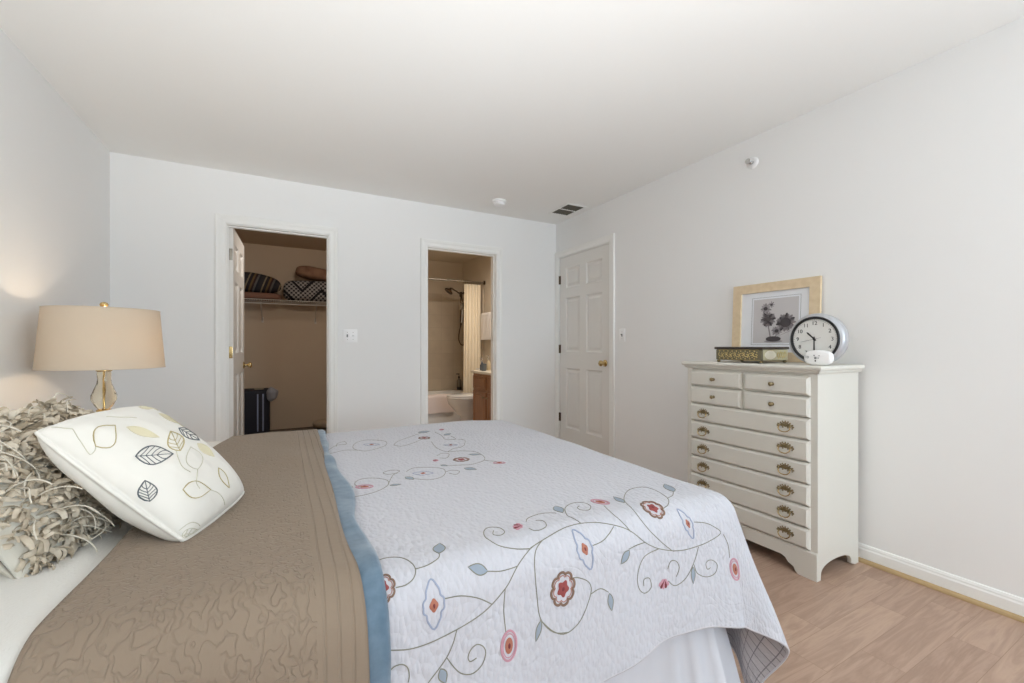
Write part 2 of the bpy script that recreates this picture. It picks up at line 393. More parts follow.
# baseboards with oak quarter round
BPROF = [(0, 0), (.012, 0), (.012, .062), (.009, .070), (.009, .076), (.005, .086), (0, .088)]
QPROF = [(0, 0)]+[(.018*math.cos(i*PI/12), .018*math.sin(i*PI/12)) for i in range(7)]
def run(name, prof, p0, p1, out, m, lift=0, off=0):
    p0 = Vector(p0); p1 = Vector(p1); out = Vector(out); b = MB()
    V = [p+out*(o+off)+Vector((0, 0, z+lift)) for p in (p0, p1) for o, z in prof]; n = len(prof)
    b.add(V, [(i, (i+1) % n, n+(i+1) % n, n+i) for i in range(n)]+[tuple(range(n)), tuple(range(n, 2*n))])
    return struct(b.build(name, m))
run('baseboard_right', BPROF, (XR, YN_, 0), (XR, RY0-.073, 0), (-1, 0, 0), TRIM)
run('trim_7', QPROF, (XR, YN_, 0), (XR, RY0-.073, 0), (-1, 0, 0), OAKR, off=.012)
run('baseboard_left', BPROF, (XL, YN_, 0), (XL, YB, 0), (1, 0, 0), TRIM)
run('trim_8', QPROF, (XL, YN_, 0), (XL, YB, 0), (1, 0, 0), OAKR, off=.012)
b1 = MB(); b2 = MB()
for x0, x1 in ((XL+.012, CX0-.073), (CX1+.073, BX0-.073), (BX1+.073, XR-.012)):
    for bb, pr, off in ((b1, BPROF, 0), (b2, QPROF, .012)):
        V = [(x, YB-o-off, z) for x in (x0, x1) for o, z in pr]; n = len(pr)
        bb.add(V, [(i, (i+1) % n, n+(i+1) % n, n+i) for i in range(n)]+[tuple(range(n)), tuple(range(n, 2*n))])
struct(b1.build('baseboard_back', TRIM)); struct(b2.build('trim_9', OAKR))

# six-panel doors, built flat in (a, z) with both faces panelled
def door_slab(name, w, h, t, fn, m):
    st, mid = .105, .10
    xs = [0, st, (w-mid)/2, (w+mid)/2, w-st, w]
    zs = [0, .245, .875, 1.045, 1.615, 1.72, h-.115, h]
    bm = bmesh.new(); pf = []
    for side in (0, 1):
        g = [[bm.verts.new((x, side*t, z)) for z in zs] for x in xs]
        for i in range(5):
            for j in range(7):
                q = [g[i][j], g[i+1][j], g[i+1][j+1], g[i][j+1]]
                f = bm.faces.new(q if side == 0 else q[::-1])
                if i in (1, 3) and j in (1, 3, 5): pf.append(f)
        if side == 0: g0 = g
    for i in range(5):
        bm.faces.new((g0[i][0], g[i][0], g[i+1][0], g0[i+1][0])); bm.faces.new((g0[i][7], g0[i+1][7], g[i+1][7], g[i][7]))
    for j in range(7):
        bm.faces.new((g0[0][j], g0[0][j+1], g[0][j+1], g[0][j])); bm.faces.new((g0[5][j], g[5][j], g[5][j+1], g0[5][j+1]))
    bm.normal_update()
    for th, dp in ((.004, -.004), (.010, -.011), (.012, 0.0), (.020, .009)):
        bmesh.ops.inset_individual(bm, faces=pf, thickness=th, depth=dp, use_even_offset=True)
    for v in bm.verts: v.co = Vector(fn(*v.co))
    o = MB().bm(bm).build(name, m); return struct(o)
def knob(name, parent, c, ax, m):
    b = MB(); sgn = 1 if ax[0] == '+' else -1; a = ax[1]
    pr = [(.032, 0), (.032, .004), (.026, .008), (.012, .012), (.010, .030), (.018, .036), (.026, .046), (.027, .056), (.022, .064), (.010, .068)]
    b.lathe([(r, sgn*h) for r, h in pr], c, a, 20); return b.build(name, m, parent, 50)
d1 = door_slab('door_1', RY1-RY0-.006, RDH-.008, .035, lambda a, d, z: (XR+.004+d, RY0+.003+a, z+.004), DOORP)
knob('door_knob', d1, (XR+.004, 3.085, .95), '-x', BRIGHTB)
for z in (.35, 1.08, 1.82):
    b = MB(); b.tube([(XR-.004, RY1+.002, z-.045), (XR-.004, RY1+.002, z+.045)], .007, 10); b.box(XR-.001, XR+.003, RY1-.022, RY1+.010, z-.045, z+.045)
    b.build('hinge', BRONZE, d1, 40)
ca = math.radians(88)
hx, hy = CX0+.003, YB+.062
def fnc(a, d, z):
    # closet door swung open into the closet
    return (hx+a*math.cos(ca)+d*math.sin(ca), hy+a*math.sin(ca)-d*math.cos(ca), z+.006)
d2 = door_slab('door_2', CX1-CX0-.008, DH-.010, .035, fnc, DOORP)
p = fnc(CX1-CX0-.075, .035, .93); knob('door_knob', d2, p, '+x', BRIGHTB)
p = fnc(CX1-CX0-.075, .0, .93); knob('door_knob', d2, p, '-x', BRIGHTB)
for z in (.28, 1.06, 1.82):
    b = MB(); b.box(hx-.001, hx+.030, hy-.0025, hy+.002, z-.045, z+.045, .001); b.tube([(hx-.002, hy-.004, z-.045), (hx-.002, hy-.004, z+.045)], .006, 10)
    b.build('hinge', BRIGHTB if z > 1 and z < 1.5 else NICKEL, d2, 40)

# ---------------------------------------------------------------- wall and ceiling fittings
def switch(name, c, gang, ax, label):
    t = thing(name, c, label, 'light switch'); w = .070+.046*(gang-1); b = MB()
    def f(a, z, d): return (c[0]+a, c[1]-d, c[2]+z) if ax == 'y' else (c[0]-d, c[1]-a, c[2]+z)
    def bx(bb, a0, a1, z0, z1, d0, d1, bev):
        p, q = f(a0, z0, d0), f(a1, z1, d1)
        bb.box(min(p[0], q[0]), max(p[0], q[0]), min(p[1], q[1]), max(p[1], q[1]), min(p[2], q[2]), max(p[2], q[2]), bev)
    bx(b, -w/2, w/2, -.057, .057, 0, .007, .003); b.build('cover_plate', WHITEP, t, 40)
    for g in range(gang):
        a = (g-(gang-1)/2)*.046
        bb = MB(); bx(bb, a-.006, a+.006, -.012, .012, .005, .008, .0015)
        V = [f(a+s*.004, z, d) for s in (-1, 1) for z, d in ((-.004, .006), (.006, .006), (.012, .018), (.006, .019))]
        bb.add(V, [(0,1,2,3), (4,7,6,5), (0,4,5,1), (1,5,6,2), (2,6,7,3), (3,7,4,0)]); bb.build('toggle', GREYM if g == 0 else WHITEP, t)
        for z in (-.030, .030):
            s = MB(); s.lathe([(.003, 0), (.003, .0012), (.001, .0016)], (0, 0, 0), 'z', 8)
            s.v = [f(a+x, z+y, .006+h) for x, y, h in s.v]; s.build('screw', NICKEL, t)
    return t
switch('light_switch', (.514, YB, 1.197), 2, 'y', 'double white light switch plate on back wall beside the closet doorway')
switch('light_switch', (XR, 2.850, 1.205), 1, 'x', 'single white light switch plate on right wall beside the closed door')
t = thing('smoke_detector', (1.750, 3.50, H), 'round white smoke detector on the ceiling', 'smoke detector')
MB().lathe([(.066, 0), (.066, -.012), (.060, -.016)], (1.75, 3.5, H), 'z', 32).build('base', WHITEP, t, 40)
b = MB().lathe([(.052, -.016), (.054, -.030), (.046, -.040), (.020, -.043), (.004, -.043)], (1.75, 3.5, H), 'z', 32); b.build('cap', WHITEP, t, 40)
vx0, vx1, vy0, vy1 = 2.352, 2.540, 3.262, 3.545
t = thing('ceiling_vent', ((vx0+vx1)/2, (vy0+vy1)/2, H), 'white framed rectangular air vent with dark slots on the ceiling', 'air vent')
b = MB(); fw = .022
for q in ((vx0-fw, vx0, vy0-fw, vy1+fw), (vx1, vx1+fw, vy0-fw, vy1+fw), (vx0, vx1, vy0-fw, vy0), (vx0, vx1, vy1, vy1+fw), (vx0, vx1, (vy0+vy1)/2-.006, (vy0+vy1)/2+.006)):
    b.box(*q, H-.009, H-.001, .002)
b.build('frame', TRIM, t, 40)
box('backing', vx0, vx1, vy0, vy1, H-.003, H-.001, DARKV, t)
b = MB()
for i in range(9):
    x = vx0+.012+i*(vx1-vx0-.024)/8
    for (y0, y1) in ((vy0+.003, (vy0+vy1)/2-.008), ((vy0+vy1)/2+.008, vy1-.003)):
        b.add([(x-.005, y0, H-.003), (x-.005, y1, H-.003), (x+.004, y1, H-.008), (x+.004, y0, H-.008), (x-.004, y0, H-.003), (x-.004, y1, H-.003), (x+.005, y1, H-.008), (x+.005, y0, H-.008)],
              [(0,1,2,3), (4,7,6,5), (0,4,5,1), (2,6,7,3), (1,5,6,2), (0,3,7,4)])
b.build('louver', mat('vent_louver', (92,88,76), .6), t)
c = (XR, 1.666, 2.274)
t = thing('fire_sprinkler', c, 'small white and chrome sidewall fire sprinkler head high on right wall', 'sprinkler')
MB().lathe([(.036, 0), (.036, -.004), (.028, -.010), (.018, -.012)], c, 'x', 24).build('escutcheon', WHITEP, t, 50)
b = MB().lathe([(.012, -.010), (.012, -.030), (.008, -.034)], c, 'x', 16); b.lathe([(.005, -.034), (.004, -.05)], c, 'x', 10)
for s in (-1, 1): b.tube([(c[0]-.030, c[1]+s*.010, c[2]), (c[0]-.042, c[1]+s*.013, c[2]), (c[0]-.054, c[1]+s*.004, c[2])], .0025, 6)
b.build('frame', CHROME, t, 40)
b = MB().lathe([(.003, -.052), (.017, -.054), (.017, -.056), (.003, -.058)], c, 'x', 16); b.build('deflector', CHROME, t, 40)
MB().lathe([(.003, -.036), (.0045, -.043), (.003, -.050)], (c[0]-.004, c[1], c[2]), 'x', 10).build('heat_bulb', BLACK, t, 60)

# ---------------------------------------------------------------- bed
#@@S_BEGIN
Q = dict(XF=1.205, YN=.905, YF=2.40, Z0=.652)
def cloth(u, v, off=0.0):
    """a cloth lying on the bed: u along the bed, v across; beyond the foot and the sides it rolls over and hangs"""
    u = np.asarray(u, float); v = np.asarray(v, float)
    du = np.maximum(u-Q['XF'], 0); dn = np.maximum(Q['YN']-v, 0); df = np.maximum(v-Q['YF'], 0)
    sm = lambda t: np.clip(t, 0, 1)**2*(3-2*np.clip(t, 0, 1))
    dn = dn*(1+.13*sm((.95-u)/.45)+.13*sm((u-1.0)/.30))
    dv = np.maximum(dn, df); sy = np.where(dn > 0, -1.0, 1.0)
    q = np.hypot(du, dv); phi = np.arctan2(du, np.maximum(dv, 1e-9))
    r = .075
    pd = np.degrees(phi); g = np.exp(-((pd-33)/np.where(pd < 33, 26.0, 14.0))**2)
    side = np.where((du <= 0) & (dn > 0), np.exp(-((Q['XF']-u)/.15)**2), 1.0)*np.where(df > 0, 0.0, 1.0)
    al = np.radians(4.0+16.0*g*side)
    A = np.pi/2-al; a = np.minimum(q/r, A); rest = np.maximum(q-r*A, 0)
    out = r*np.sin(a)+rest*np.sin(al); down = r*(1-np.cos(a))+rest*np.cos(al)
    hang = np.minimum(rest/.3, 1.0)
    out = out+hang*(.005*np.sin(u*17+1.0)+.004*np.sin(u*31+2.0))*np.where(dv > 0, 1, 0)*np.cos(phi)
    x = np.minimum(u, Q['XF'])+out*np.sin(phi)
    y = np.clip(v, Q['YN'], Q['YF'])+sy*out*np.cos(phi)
    z = Q['Z0']-down+.004*np.sin(u*5.1+.6)*np.sin(v*4.3+.2)+.0022*np.sin(u*13+v*7)*np.cos(v*11-u*5)
    z = z-.012*np.clip((u-.75)/.45, 0, 1)**2
    return np.stack([x, y, z], -1)
def cloth_n(u, v):
    h = 1e-3
    a = cloth(np.asarray(u)+h, v)-cloth(np.asarray(u)-h, v); b = cloth(u, np.asarray(v)+h)-cloth(u, np.asarray(v)-h)
    n = np.cross(a, b); return n/np.maximum(np.linalg.norm(n, axis=-1, keepdims=True), 1e-12)
def cloth_o(u, v, off):
    return cloth(u, v)+cloth_n(u, v)*np.asarray(off)[..., None]
Q_U0, Q_U1, Q_V0, Q_V1 = .085, Q['XF']+.57, Q['YN']-.372, Q['YF']+.36
def pillow(c, a, b, ha, hb, th, k=.07, e=.40, rc=0.0):
    """returns P(s, t, side): a puffed square cushion with pinched corners"""
    c = np.asarray(c, float); a = np.asarray(a, float); a = a/np.linalg.norm(a); b = np.asarray(b, float); b = b-a*(a@b); b = b/np.linalg.norm(b); n = np.cross(a, b)
    def P(s, t, side):
        s = np.asarray(s, float); t = np.asarray(t, float)
        x = ha*s*(1-k*(1-t**2)*s**2); y = hb*t*(1-k*(1-s**2)*t**2)
        x = x*(1-rc*(s*t)**4); y = y*(1-rc*(s*t)**4)
        h = th*np.maximum((1-s**2)*(1-t**2), 0)**e
        h = h*(1+.05*np.sin(4*s+1)*np.sin(5*t+.5)+.045*np.sin(8*s+5*t+1)*np.sin(3*t-5*s))
        return c+x[..., None]*a+y[..., None]*b+(side*h)[..., None]*n
    return P, n
LEAFP, LEAFN = pillow((-.268, 1.330, .810), (.29, .957, 0), (-.65, .363, .672), .160, .184, .082, k=-.01, rc=.035)
#@@S_END
def grid_obj(name, fn, U, V, m, parent=None, uv=None, smooth=True):
    uu, vv = np.meshgrid(U, V, indexing='ij'); P = fn(uu, vv).reshape(-1, 3); nu, nv = len(U), len(V)
    F = [(i*nv+j, (i+1)*nv+j, (i+1)*nv+j+1, i*nv+j+1) for i in range(nu-1) for j in range(nv-1)]
    uvs = np.stack([uu, vv], -1).reshape(-1, 2) if uv is None else uv(uu, vv).reshape(-1, 2)
    return link_mesh(name, P, F, m, parent, smooth, uvs)
def slab_cloth(name, ufn0, ufn1, v0, v1, off, th, m, parent=None, nu=40, nv=150, extra=None, roll=.006):
    """a thick blanket: upper skin, lower skin and rounded edges"""
    S = np.linspace(0, 1, nu); V = np.linspace(v0, v1, nv)
    ss, vv = np.meshgrid(S, V, indexing='ij'); u0 = ufn0(vv); u1 = ufn1(vv); uu = u0+(u1-u0)*ss
    du = np.minimum(uu-u0, u1-uu)
    edge = np.sqrt(np.clip(1-(1-np.clip(du/roll, 0, 1))**2, 0, 1))
    ex = extra(uu, vv) if extra else 0
    mid = off+th/2
    Pt = cloth_o(uu, vv, mid+th/2*edge+ex).reshape(-1, 3); Pb = cloth_o(uu, vv, mid-th/2*edge).reshape(-1, 3)
    n = nu*nv
    F = [(i*nv+j, (i+1)*nv+j, (i+1)*nv+j+1, i*nv+j+1) for i in range(nu-1) for j in range(nv-1)]
    FB = [tuple(n+k for k in f[::-1]) for f in F]
    R = [(j, j+1, n+j+1, n+j) for j in range(nv-1)]+[((nu-1)*nv+j+1, (nu-1)*nv+j, n+(nu-1)*nv+j, n+(nu-1)*nv+j+1) for j in range(nv-1)]
    R += [(i*nv+nv*0, n+i*nv, n+(i+1)*nv, (i+1)*nv) for i in range(nu-1)]+[(i*nv+nv-1, (i+1)*nv+nv-1, n+(i+1)*nv+nv-1, n+i*nv+nv-1) for i in range(nu-1)]
    uvs = np.concatenate([np.stack([uu, vv], -1).reshape(-1, 2)]*2)
    return link_mesh(name, np.concatenate([Pt, Pb]), F+FB+R, m, parent, True, uvs)

bed = thing('bed', (.1, 1.65, 0), 'large bed with white pleated bed skirt under the layered quilts', 'bed')
MB().box(-.98, 1.185, .925, 2.38, .34, .634, .05, seg=4).build('mattress', MATT, bed, 60)
MB().box(-.98, 1.175, .935, 2.37, .14, .338, .02, seg=2).build('box_spring', MATT, bed, 60)
for x in (-.9, 1.08):
    for y in (1.0, 2.3): MB().lathe([(.03, .0), (.03, .02), (.022, .03), (.022, .14)], (x, y, 0), 'z', 12).build('leg', BLACK, bed, 40)
def skirt():
    path = [(-.98, .915)]; 
    for i in range(1, 101): path.append((-.98+i*(2.185/100), .915))
    for i in range(1, 71): path.append((1.205, .915+i*(1.48/70)))
    for i in range(1, 101): path.append((1.205-i*(2.185/100), 2.395))
    P = np.array(path); T = np.gradient(P, axis=0); T /= np.linalg.norm(T, axis=1)[:, None]; N = np.stack([T[:, 1], -T[:, 0]], -1)
    s = np.concatenate([[0], np.cumsum(np.linalg.norm(np.diff(P, axis=0), axis=1))])
    Z = np.linspace(.36, .012, 14); V = []
    # a few deep folds gather at the corner, the rest is nearly flat
    cs = 2.185
    amp = .004*np.sin(s*19)+.055*np.exp(-((s-cs+.08)/.13)**2)*(.5+.5*np.sin((s-cs)*95))
    flare = .075*np.exp(-((s-cs)/.13)**2)
    for z in Z:
        f = (.36-z)/.35
        V.append(np.column_stack([P+N*(.004+(amp+flare)*f**.8+.012*f)[:, None], np.full(len(P), z)]))
    V = np.concatenate(V); n = len(P)
    F = [(i*n+j, i*n+j+1, (i+1)*n+j+1, (i+1)*n+j) for i in range(13) for j in range(n-1)]
    o = link_mesh('bed_skirt', V, F, SKIRT, bed, True); return o
skirt()

quilt = thing('embroidered_quilt', (.65, 1.65, .655), 'white quilted bedspread embroidered with curling vines and flowers, draped over the bed', 'quilt')
U = np.concatenate([np.linspace(Q_U0, 1.1, 70), np.linspace(1.11, Q_U1, 70)]); V = np.concatenate([np.linspace(Q_V0, 1.0, 60), np.linspace(1.015, 2.3, 75), np.linspace(2.31, Q_V1, 35)])
grid_obj('quilt_top', lambda u, v: cloth_o(u, v, np.full_like(u, .004)), U, V, QUILT, quilt)
grid_obj('lining', lambda u, v: cloth_o(u, v, np.full_like(u, -.003)), U, V, LINING, quilt)['label'] = 'grey quilted underside of the bedspread'
hem = [(u, Q_V0) for u in np.linspace(Q_U0, Q_U1, 120)]+[(Q_U1, v) for v in np.linspace(Q_V0, Q_V1, 110)[1:]]
hu = np.array([h[0] for h in hem]); hv = np.array([h[1] for h in hem])
MB().tube(cloth_o(hu, hv, np.full(len(hu), .0005)), .0042, 8).build('hem_binding', mat('hem_binding', (188,186,190), .9), quilt, 60)

white = tag(slab_cloth('white_blanket', lambda v: np.full_like(v, -.985), lambda v: np.full_like(v, .075), Q['YN']-.40, Q['YF']+.34, .000, .010, SHEET,
     extra=lambda u, v: .012*np.exp(-((u+.352+.012*np.sin(v*6))/.030)**2)+.005*np.sin(u*9+v*5)*np.clip((-u-.35)/.2, 0, 1)),
     'ivory white fleece blanket covering the head end of the bed', 'blanket')
bl_edge = lambda v: .182+.010*np.sin(v*5.3+1.4)-.030*np.exp(-((v-1.12)/.12)**2)+.004*np.sin(v*19)
blue = tag(slab_cloth('blue_blanket', lambda v: np.full_like(v, -.02), bl_edge, Q['YN']-.39, Q['YF']+.30, .010, .012, BLUE, nu=24, nv=170,
     extra=lambda u, v: .007*np.clip((u-.10)/.06, 0, 1)*(.5+.5*np.sin(v*23+u*30+2*np.sin(v*7)))),
     'soft blue blanket whose edge peeks out beyond the taupe quilt', 'blanket')
tn_edge = lambda v: .137-.012*np.exp(-((v-1.15)/.25)**2)+.022*np.clip((v-1.7)/.5, 0, 1)+.003*np.sin(v*11)
tan = tag(slab_cloth('taupe_quilt', lambda v: -.318+.010*np.sin(v*6)+.10*np.clip((v-1.9)/.5, 0, 1), tn_edge, Q['YN']-.41, Q['YF']+.32, .024, .010, TAN, nu=70, nv=230,
     extra=lambda u, v: .004*np.sin(u*14+v*3)*np.sin(v*9+u*4)),
     'taupe stitched quilt folded across the bed below the pillows', 'quilt')

# embroidery on the bedspread, in cloth coordinates (metres along u, v)
#@@EMB_BEGIN
VINES = [[(0.1774,0.7603),(0.2158,0.7499),(0.2586,0.7484),(0.3094,0.7558),(0.3567,0.7677),(0.3905,0.7811),(0.4289,0.8049),(0.4638,0.8346),(0.5078,0.8569),(0.5461,0.8658)],[(0.5472,0.8658),(0.5867,0.8732),(0.6262,0.8792),(0.6713,0.8792),(0.7175,0.8717)],[(0.5089,0.8584),(0.5472,0.8658)],[(0.713,0.8732),(0.7468,0.8613),(0.7817,0.8465),(0.8077,0.8301),(0.8438,0.7989),(0.89,0.7722),(0.943,0.7544),(0.9734,0.7499)],[(0.9463,0.7529),(0.9937,0.7484),(1.0433,0.7514),(1.0907,0.7603),(1.147,0.7811),(1.1155,0.8019),(1.0805,0.8123),(1.0411,0.8168)],[(0.1662,0.9297),(0.1944,0.9356),(0.2214,0.9237),(0.2372,0.897),(0.2428,0.8762),(0.2349,0.8613),(0.218,0.8539),(0.1977,0.8539)],[(0.2428,0.8762),(0.2699,0.8777),(0.2958,0.8866),(0.3026,0.8985)],[(0.2902,0.8168),(0.3263,0.8138),(0.3635,0.8019),(0.3939,0.7841)],[(0.4277,0.8034),(0.4221,0.7648),(0.4255,0.7202)],[(0.3917,0.8405),(0.4244,0.8346),(0.4638,0.8346)],[(0.5078,0.8569),(0.4683,0.8658),(0.4345,0.8836),(0.4232,0.9148),(0.4322,0.9475),(0.4525,0.9638),(0.4751,0.949),(0.4762,0.9222),(0.4593,0.9104),(0.4458,0.9222),(0.4559,0.9416)],[(0.5461,0.8658),(0.5191,0.8509),(0.5055,0.8227),(0.5078,0.7692),(0.5157,0.7232),(0.5484,0.6875),(0.5901,0.6741)],[(0.5145,0.7217),(0.5484,0.689),(0.5833,0.6741),(0.6262,0.6875),(0.6589,0.7306),(0.6555,0.7558),(0.6262,0.7737),(0.6025,0.7796)],[(0.6589,0.7306),(0.6893,0.7336),(0.7141,0.7187)],[(0.315,0.7573),(0.306,0.7336),(0.2924,0.7128),(0.2744,0.6964),(0.253,0.6801)],[(0.2924,0.7128),(0.3094,0.689),(0.3251,0.6756),(0.3466,0.6712),(0.3669,0.6816),(0.3759,0.6994),(0.3714,0.7128),(0.3578,0.7202),(0.3443,0.7143),(0.3375,0.7024),(0.3421,0.6935),(0.3556,0.6964)],[(0.1741,0.7202),(0.1853,0.7291),(0.2011,0.7291),(0.2124,0.7202),(0.2158,0.7053),(0.2135,0.6949)],[(0.6713,0.8792),(0.6656,0.9),(0.6645,0.9267),(0.6904,0.9713),(0.7288,0.9906),(0.7581,0.9817),(0.7637,0.9534),(0.74,0.9297),(0.7197,0.9386),(0.7209,0.9564),(0.7344,0.9653)],[(0.5506,0.946),(0.5664,0.9624),(0.6025,0.9698),(0.6307,0.9624),(0.6465,0.9505)],[(0.536,0.9074),(0.5416,0.894),(0.5608,0.891),(0.5822,0.9),(0.589,0.9267),(0.5743,0.9386)],[(0.7987,0.9371),(0.784,0.891),(0.7896,0.8628),(0.7987,0.842),(0.8054,0.8301)],[(0.943,0.7544),(0.9024,0.787),(0.864,0.8272),(0.8539,0.8702),(0.8731,0.9312),(0.9046,0.9683),(0.9531,1.001),(1.0038,1.0084),(1.0298,0.9906),(1.0286,0.9475),(1.0117,0.9014),(0.9858,0.8762),(0.9542,0.8658)],[(1.0117,0.9014),(1.0489,0.9148),(1.0861,0.9445)],[(0.7581,0.8524),(0.7355,0.8405),(0.7073,0.8301),(0.6735,0.8272)],[(0.8438,0.7989),(0.8122,0.7989),(0.7863,0.796)],[(0.8945,0.7707),(0.8392,0.7648),(0.8122,0.7336),(0.8111,0.6994),(0.8314,0.6786),(0.8573,0.6831),(0.8528,0.7068),(0.8325,0.7113),(0.8302,0.6964)],[(1.0478,0.7499),(1.0286,0.7143),(0.9914,0.6741),(0.9497,0.6608),(0.9249,0.6786)],[(0.9238,0.7098),(0.9362,0.7276),(0.9576,0.7232),(0.9666,0.7039),(0.9542,0.6831)],[(1.0241,0.7039),(1.0354,0.6786),(1.0704,0.6652),(1.1064,0.6727),(1.1188,0.6964),(1.0974,0.7098),(1.0749,0.7039),(1.0771,0.686),(1.0907,0.689)],[(1.1583,0.7766),(1.173,0.7484),(1.173,0.7128)],[(0.1617,1.9429),(0.1865,2.0201),(0.2214,2.0766),(0.2564,2.0766),(0.2597,2.1494),(0.2259,2.1167),(0.2135,2.0528)],[(0.1583,1.9102),(0.2023,1.9429),(0.2417,1.9607),(0.2868,1.9399),(0.3206,1.9117),(0.3871,1.9473),(0.4244,2.0023),(0.4255,2.0855),(0.3601,2.1464),(0.3048,2.0974),(0.2755,1.9993),(0.2868,1.9399)],[(0.4469,1.9622),(0.4785,2.0291),(0.5393,2.0929),(0.6498,2.188)],[(0.4469,1.9622),(0.474,1.9221),(0.5393,1.9667),(0.6081,2.0484)],[(0.7062,2.1657),(0.7141,2.0766),(0.7028,1.9919),(0.749,1.9696),(0.7524,2.0454)],[(0.6228,1.9637),(0.607,1.8448),(0.625,1.7572),(0.6848,1.7438),(0.7321,1.6992),(0.7333,1.616),(0.704,1.5403),(0.6408,1.5106),(0.598,1.5224),(0.5371,1.5358)],[(0.5653,1.7037),(0.5968,1.7364),(0.6205,1.7141),(0.5867,1.6487),(0.5608,1.6606)],[(0.6295,1.7542),(0.6713,1.7943),(0.7231,1.8122),(0.7761,1.9206),(0.7592,1.9637)],[(0.704,1.5403),(0.74,1.4883)],[(0.1662,1.3561),(0.2135,1.3531),(0.2654,1.3709),(0.3026,1.411),(0.3105,1.4645),(0.2834,1.5046),(0.2473,1.521),(0.218,1.5002),(0.209,1.463),(0.2248,1.4244)],[(0.3026,1.411),(0.3398,1.5076),(0.3736,1.5477),(0.3454,1.57),(0.3172,1.5551),(0.3274,1.5284),(0.3601,1.5254)],[(0.3939,1.5299),(0.4266,1.5566),(0.4762,1.5432),(0.5191,1.5106),(0.5168,1.4645),(0.4864,1.4155),(0.4401,1.3991),(0.4063,1.4229),(0.3793,1.4556)],[(0.5168,1.4645),(0.5427,1.4749),(0.5653,1.4511),(0.5405,1.4214),(0.5236,1.4467)]]
FLOWERS = [('brown',(0.1729,0.8598),0.026,-0.234,1),('blue',(0.2676,0.8108),0.042,-1.571,0.55),('pink',(0.4311,0.6979),0.031,-1.61,0.72),('brown',(0.5788,0.7648),0.036,-0.27,1),('brown',(0.9227,0.8747),0.035,-0.377,1),('blue',(0.6498,0.8257),0.046,-1.284,0.5),('pink',(0.8077,0.9638),0.03,-0.962,0.6),('pink',(1.1899,0.6816),0.032,-1.472,0.75),('blue',(1.0151,0.8153),0.044,-1.252,0.42),('lily',(0.5281,0.9252),0.026,2.604,1),('lily',(0.9091,0.6875),0.026,-1.771,1),('brown',(0.6307,1.5982),0.034,-0.582,1),('pink',(0.7378,1.4734),0.026,-0.543,0.6),('brown',(0.6171,2.0588),0.03,-0.401,1),('lily',(0.7457,2.2148),0.03,-0.461,0.8),('blue',(0.4401,1.4823),0.036,-0.411,0.7),('pink',(0.2327,1.4303),0.03,-0.473,0.7),('blue',(0.3601,2.0231),0.038,-0.54,0.7),('lily',(0.5427,1.6205),0.024,2.809,1),('blue',(0.6825,1.8612),0.032,-0.493,0.7)]
LEAVES = [((0.3015,0.8985),(0.3184,0.9401),0.0135),((0.3917,0.8405),(0.3511,0.8554),0.0095),((0.5168,0.7202),(0.501,0.6831),0.0069),((0.7164,0.7157),(0.722,0.6756),0.0081),((0.2789,0.6964),(0.2891,0.6682),0.009),((0.6724,0.9936),(0.6634,0.9445),0.014),((0.8674,0.9282),(0.8708,0.9787),0.0111),((1.0794,0.9386),(1.12,1.0099),0.0164),((0.7885,0.793),(0.7569,0.7692),0.0099),((1.0196,0.6979),(1.0162,0.6533),0.0081),((0.6239,2.1851),(0.6893,2.2014),0.0202),((0.7276,2.0811),(0.7716,2.1033),0.0148),((0.5957,1.4808),(0.6284,1.4407),0.0155),((0.6916,1.6666),(0.7333,1.6398),0.0124),((0.3071,1.4036),(0.3409,1.3962),0.0087),((0.1944,1.463),(0.1628,1.3991),0.0157),((0.5292,1.5536),(0.5506,1.5343),0.0086),((0.3747,1.4704),(0.3917,1.4274),0.0116)]
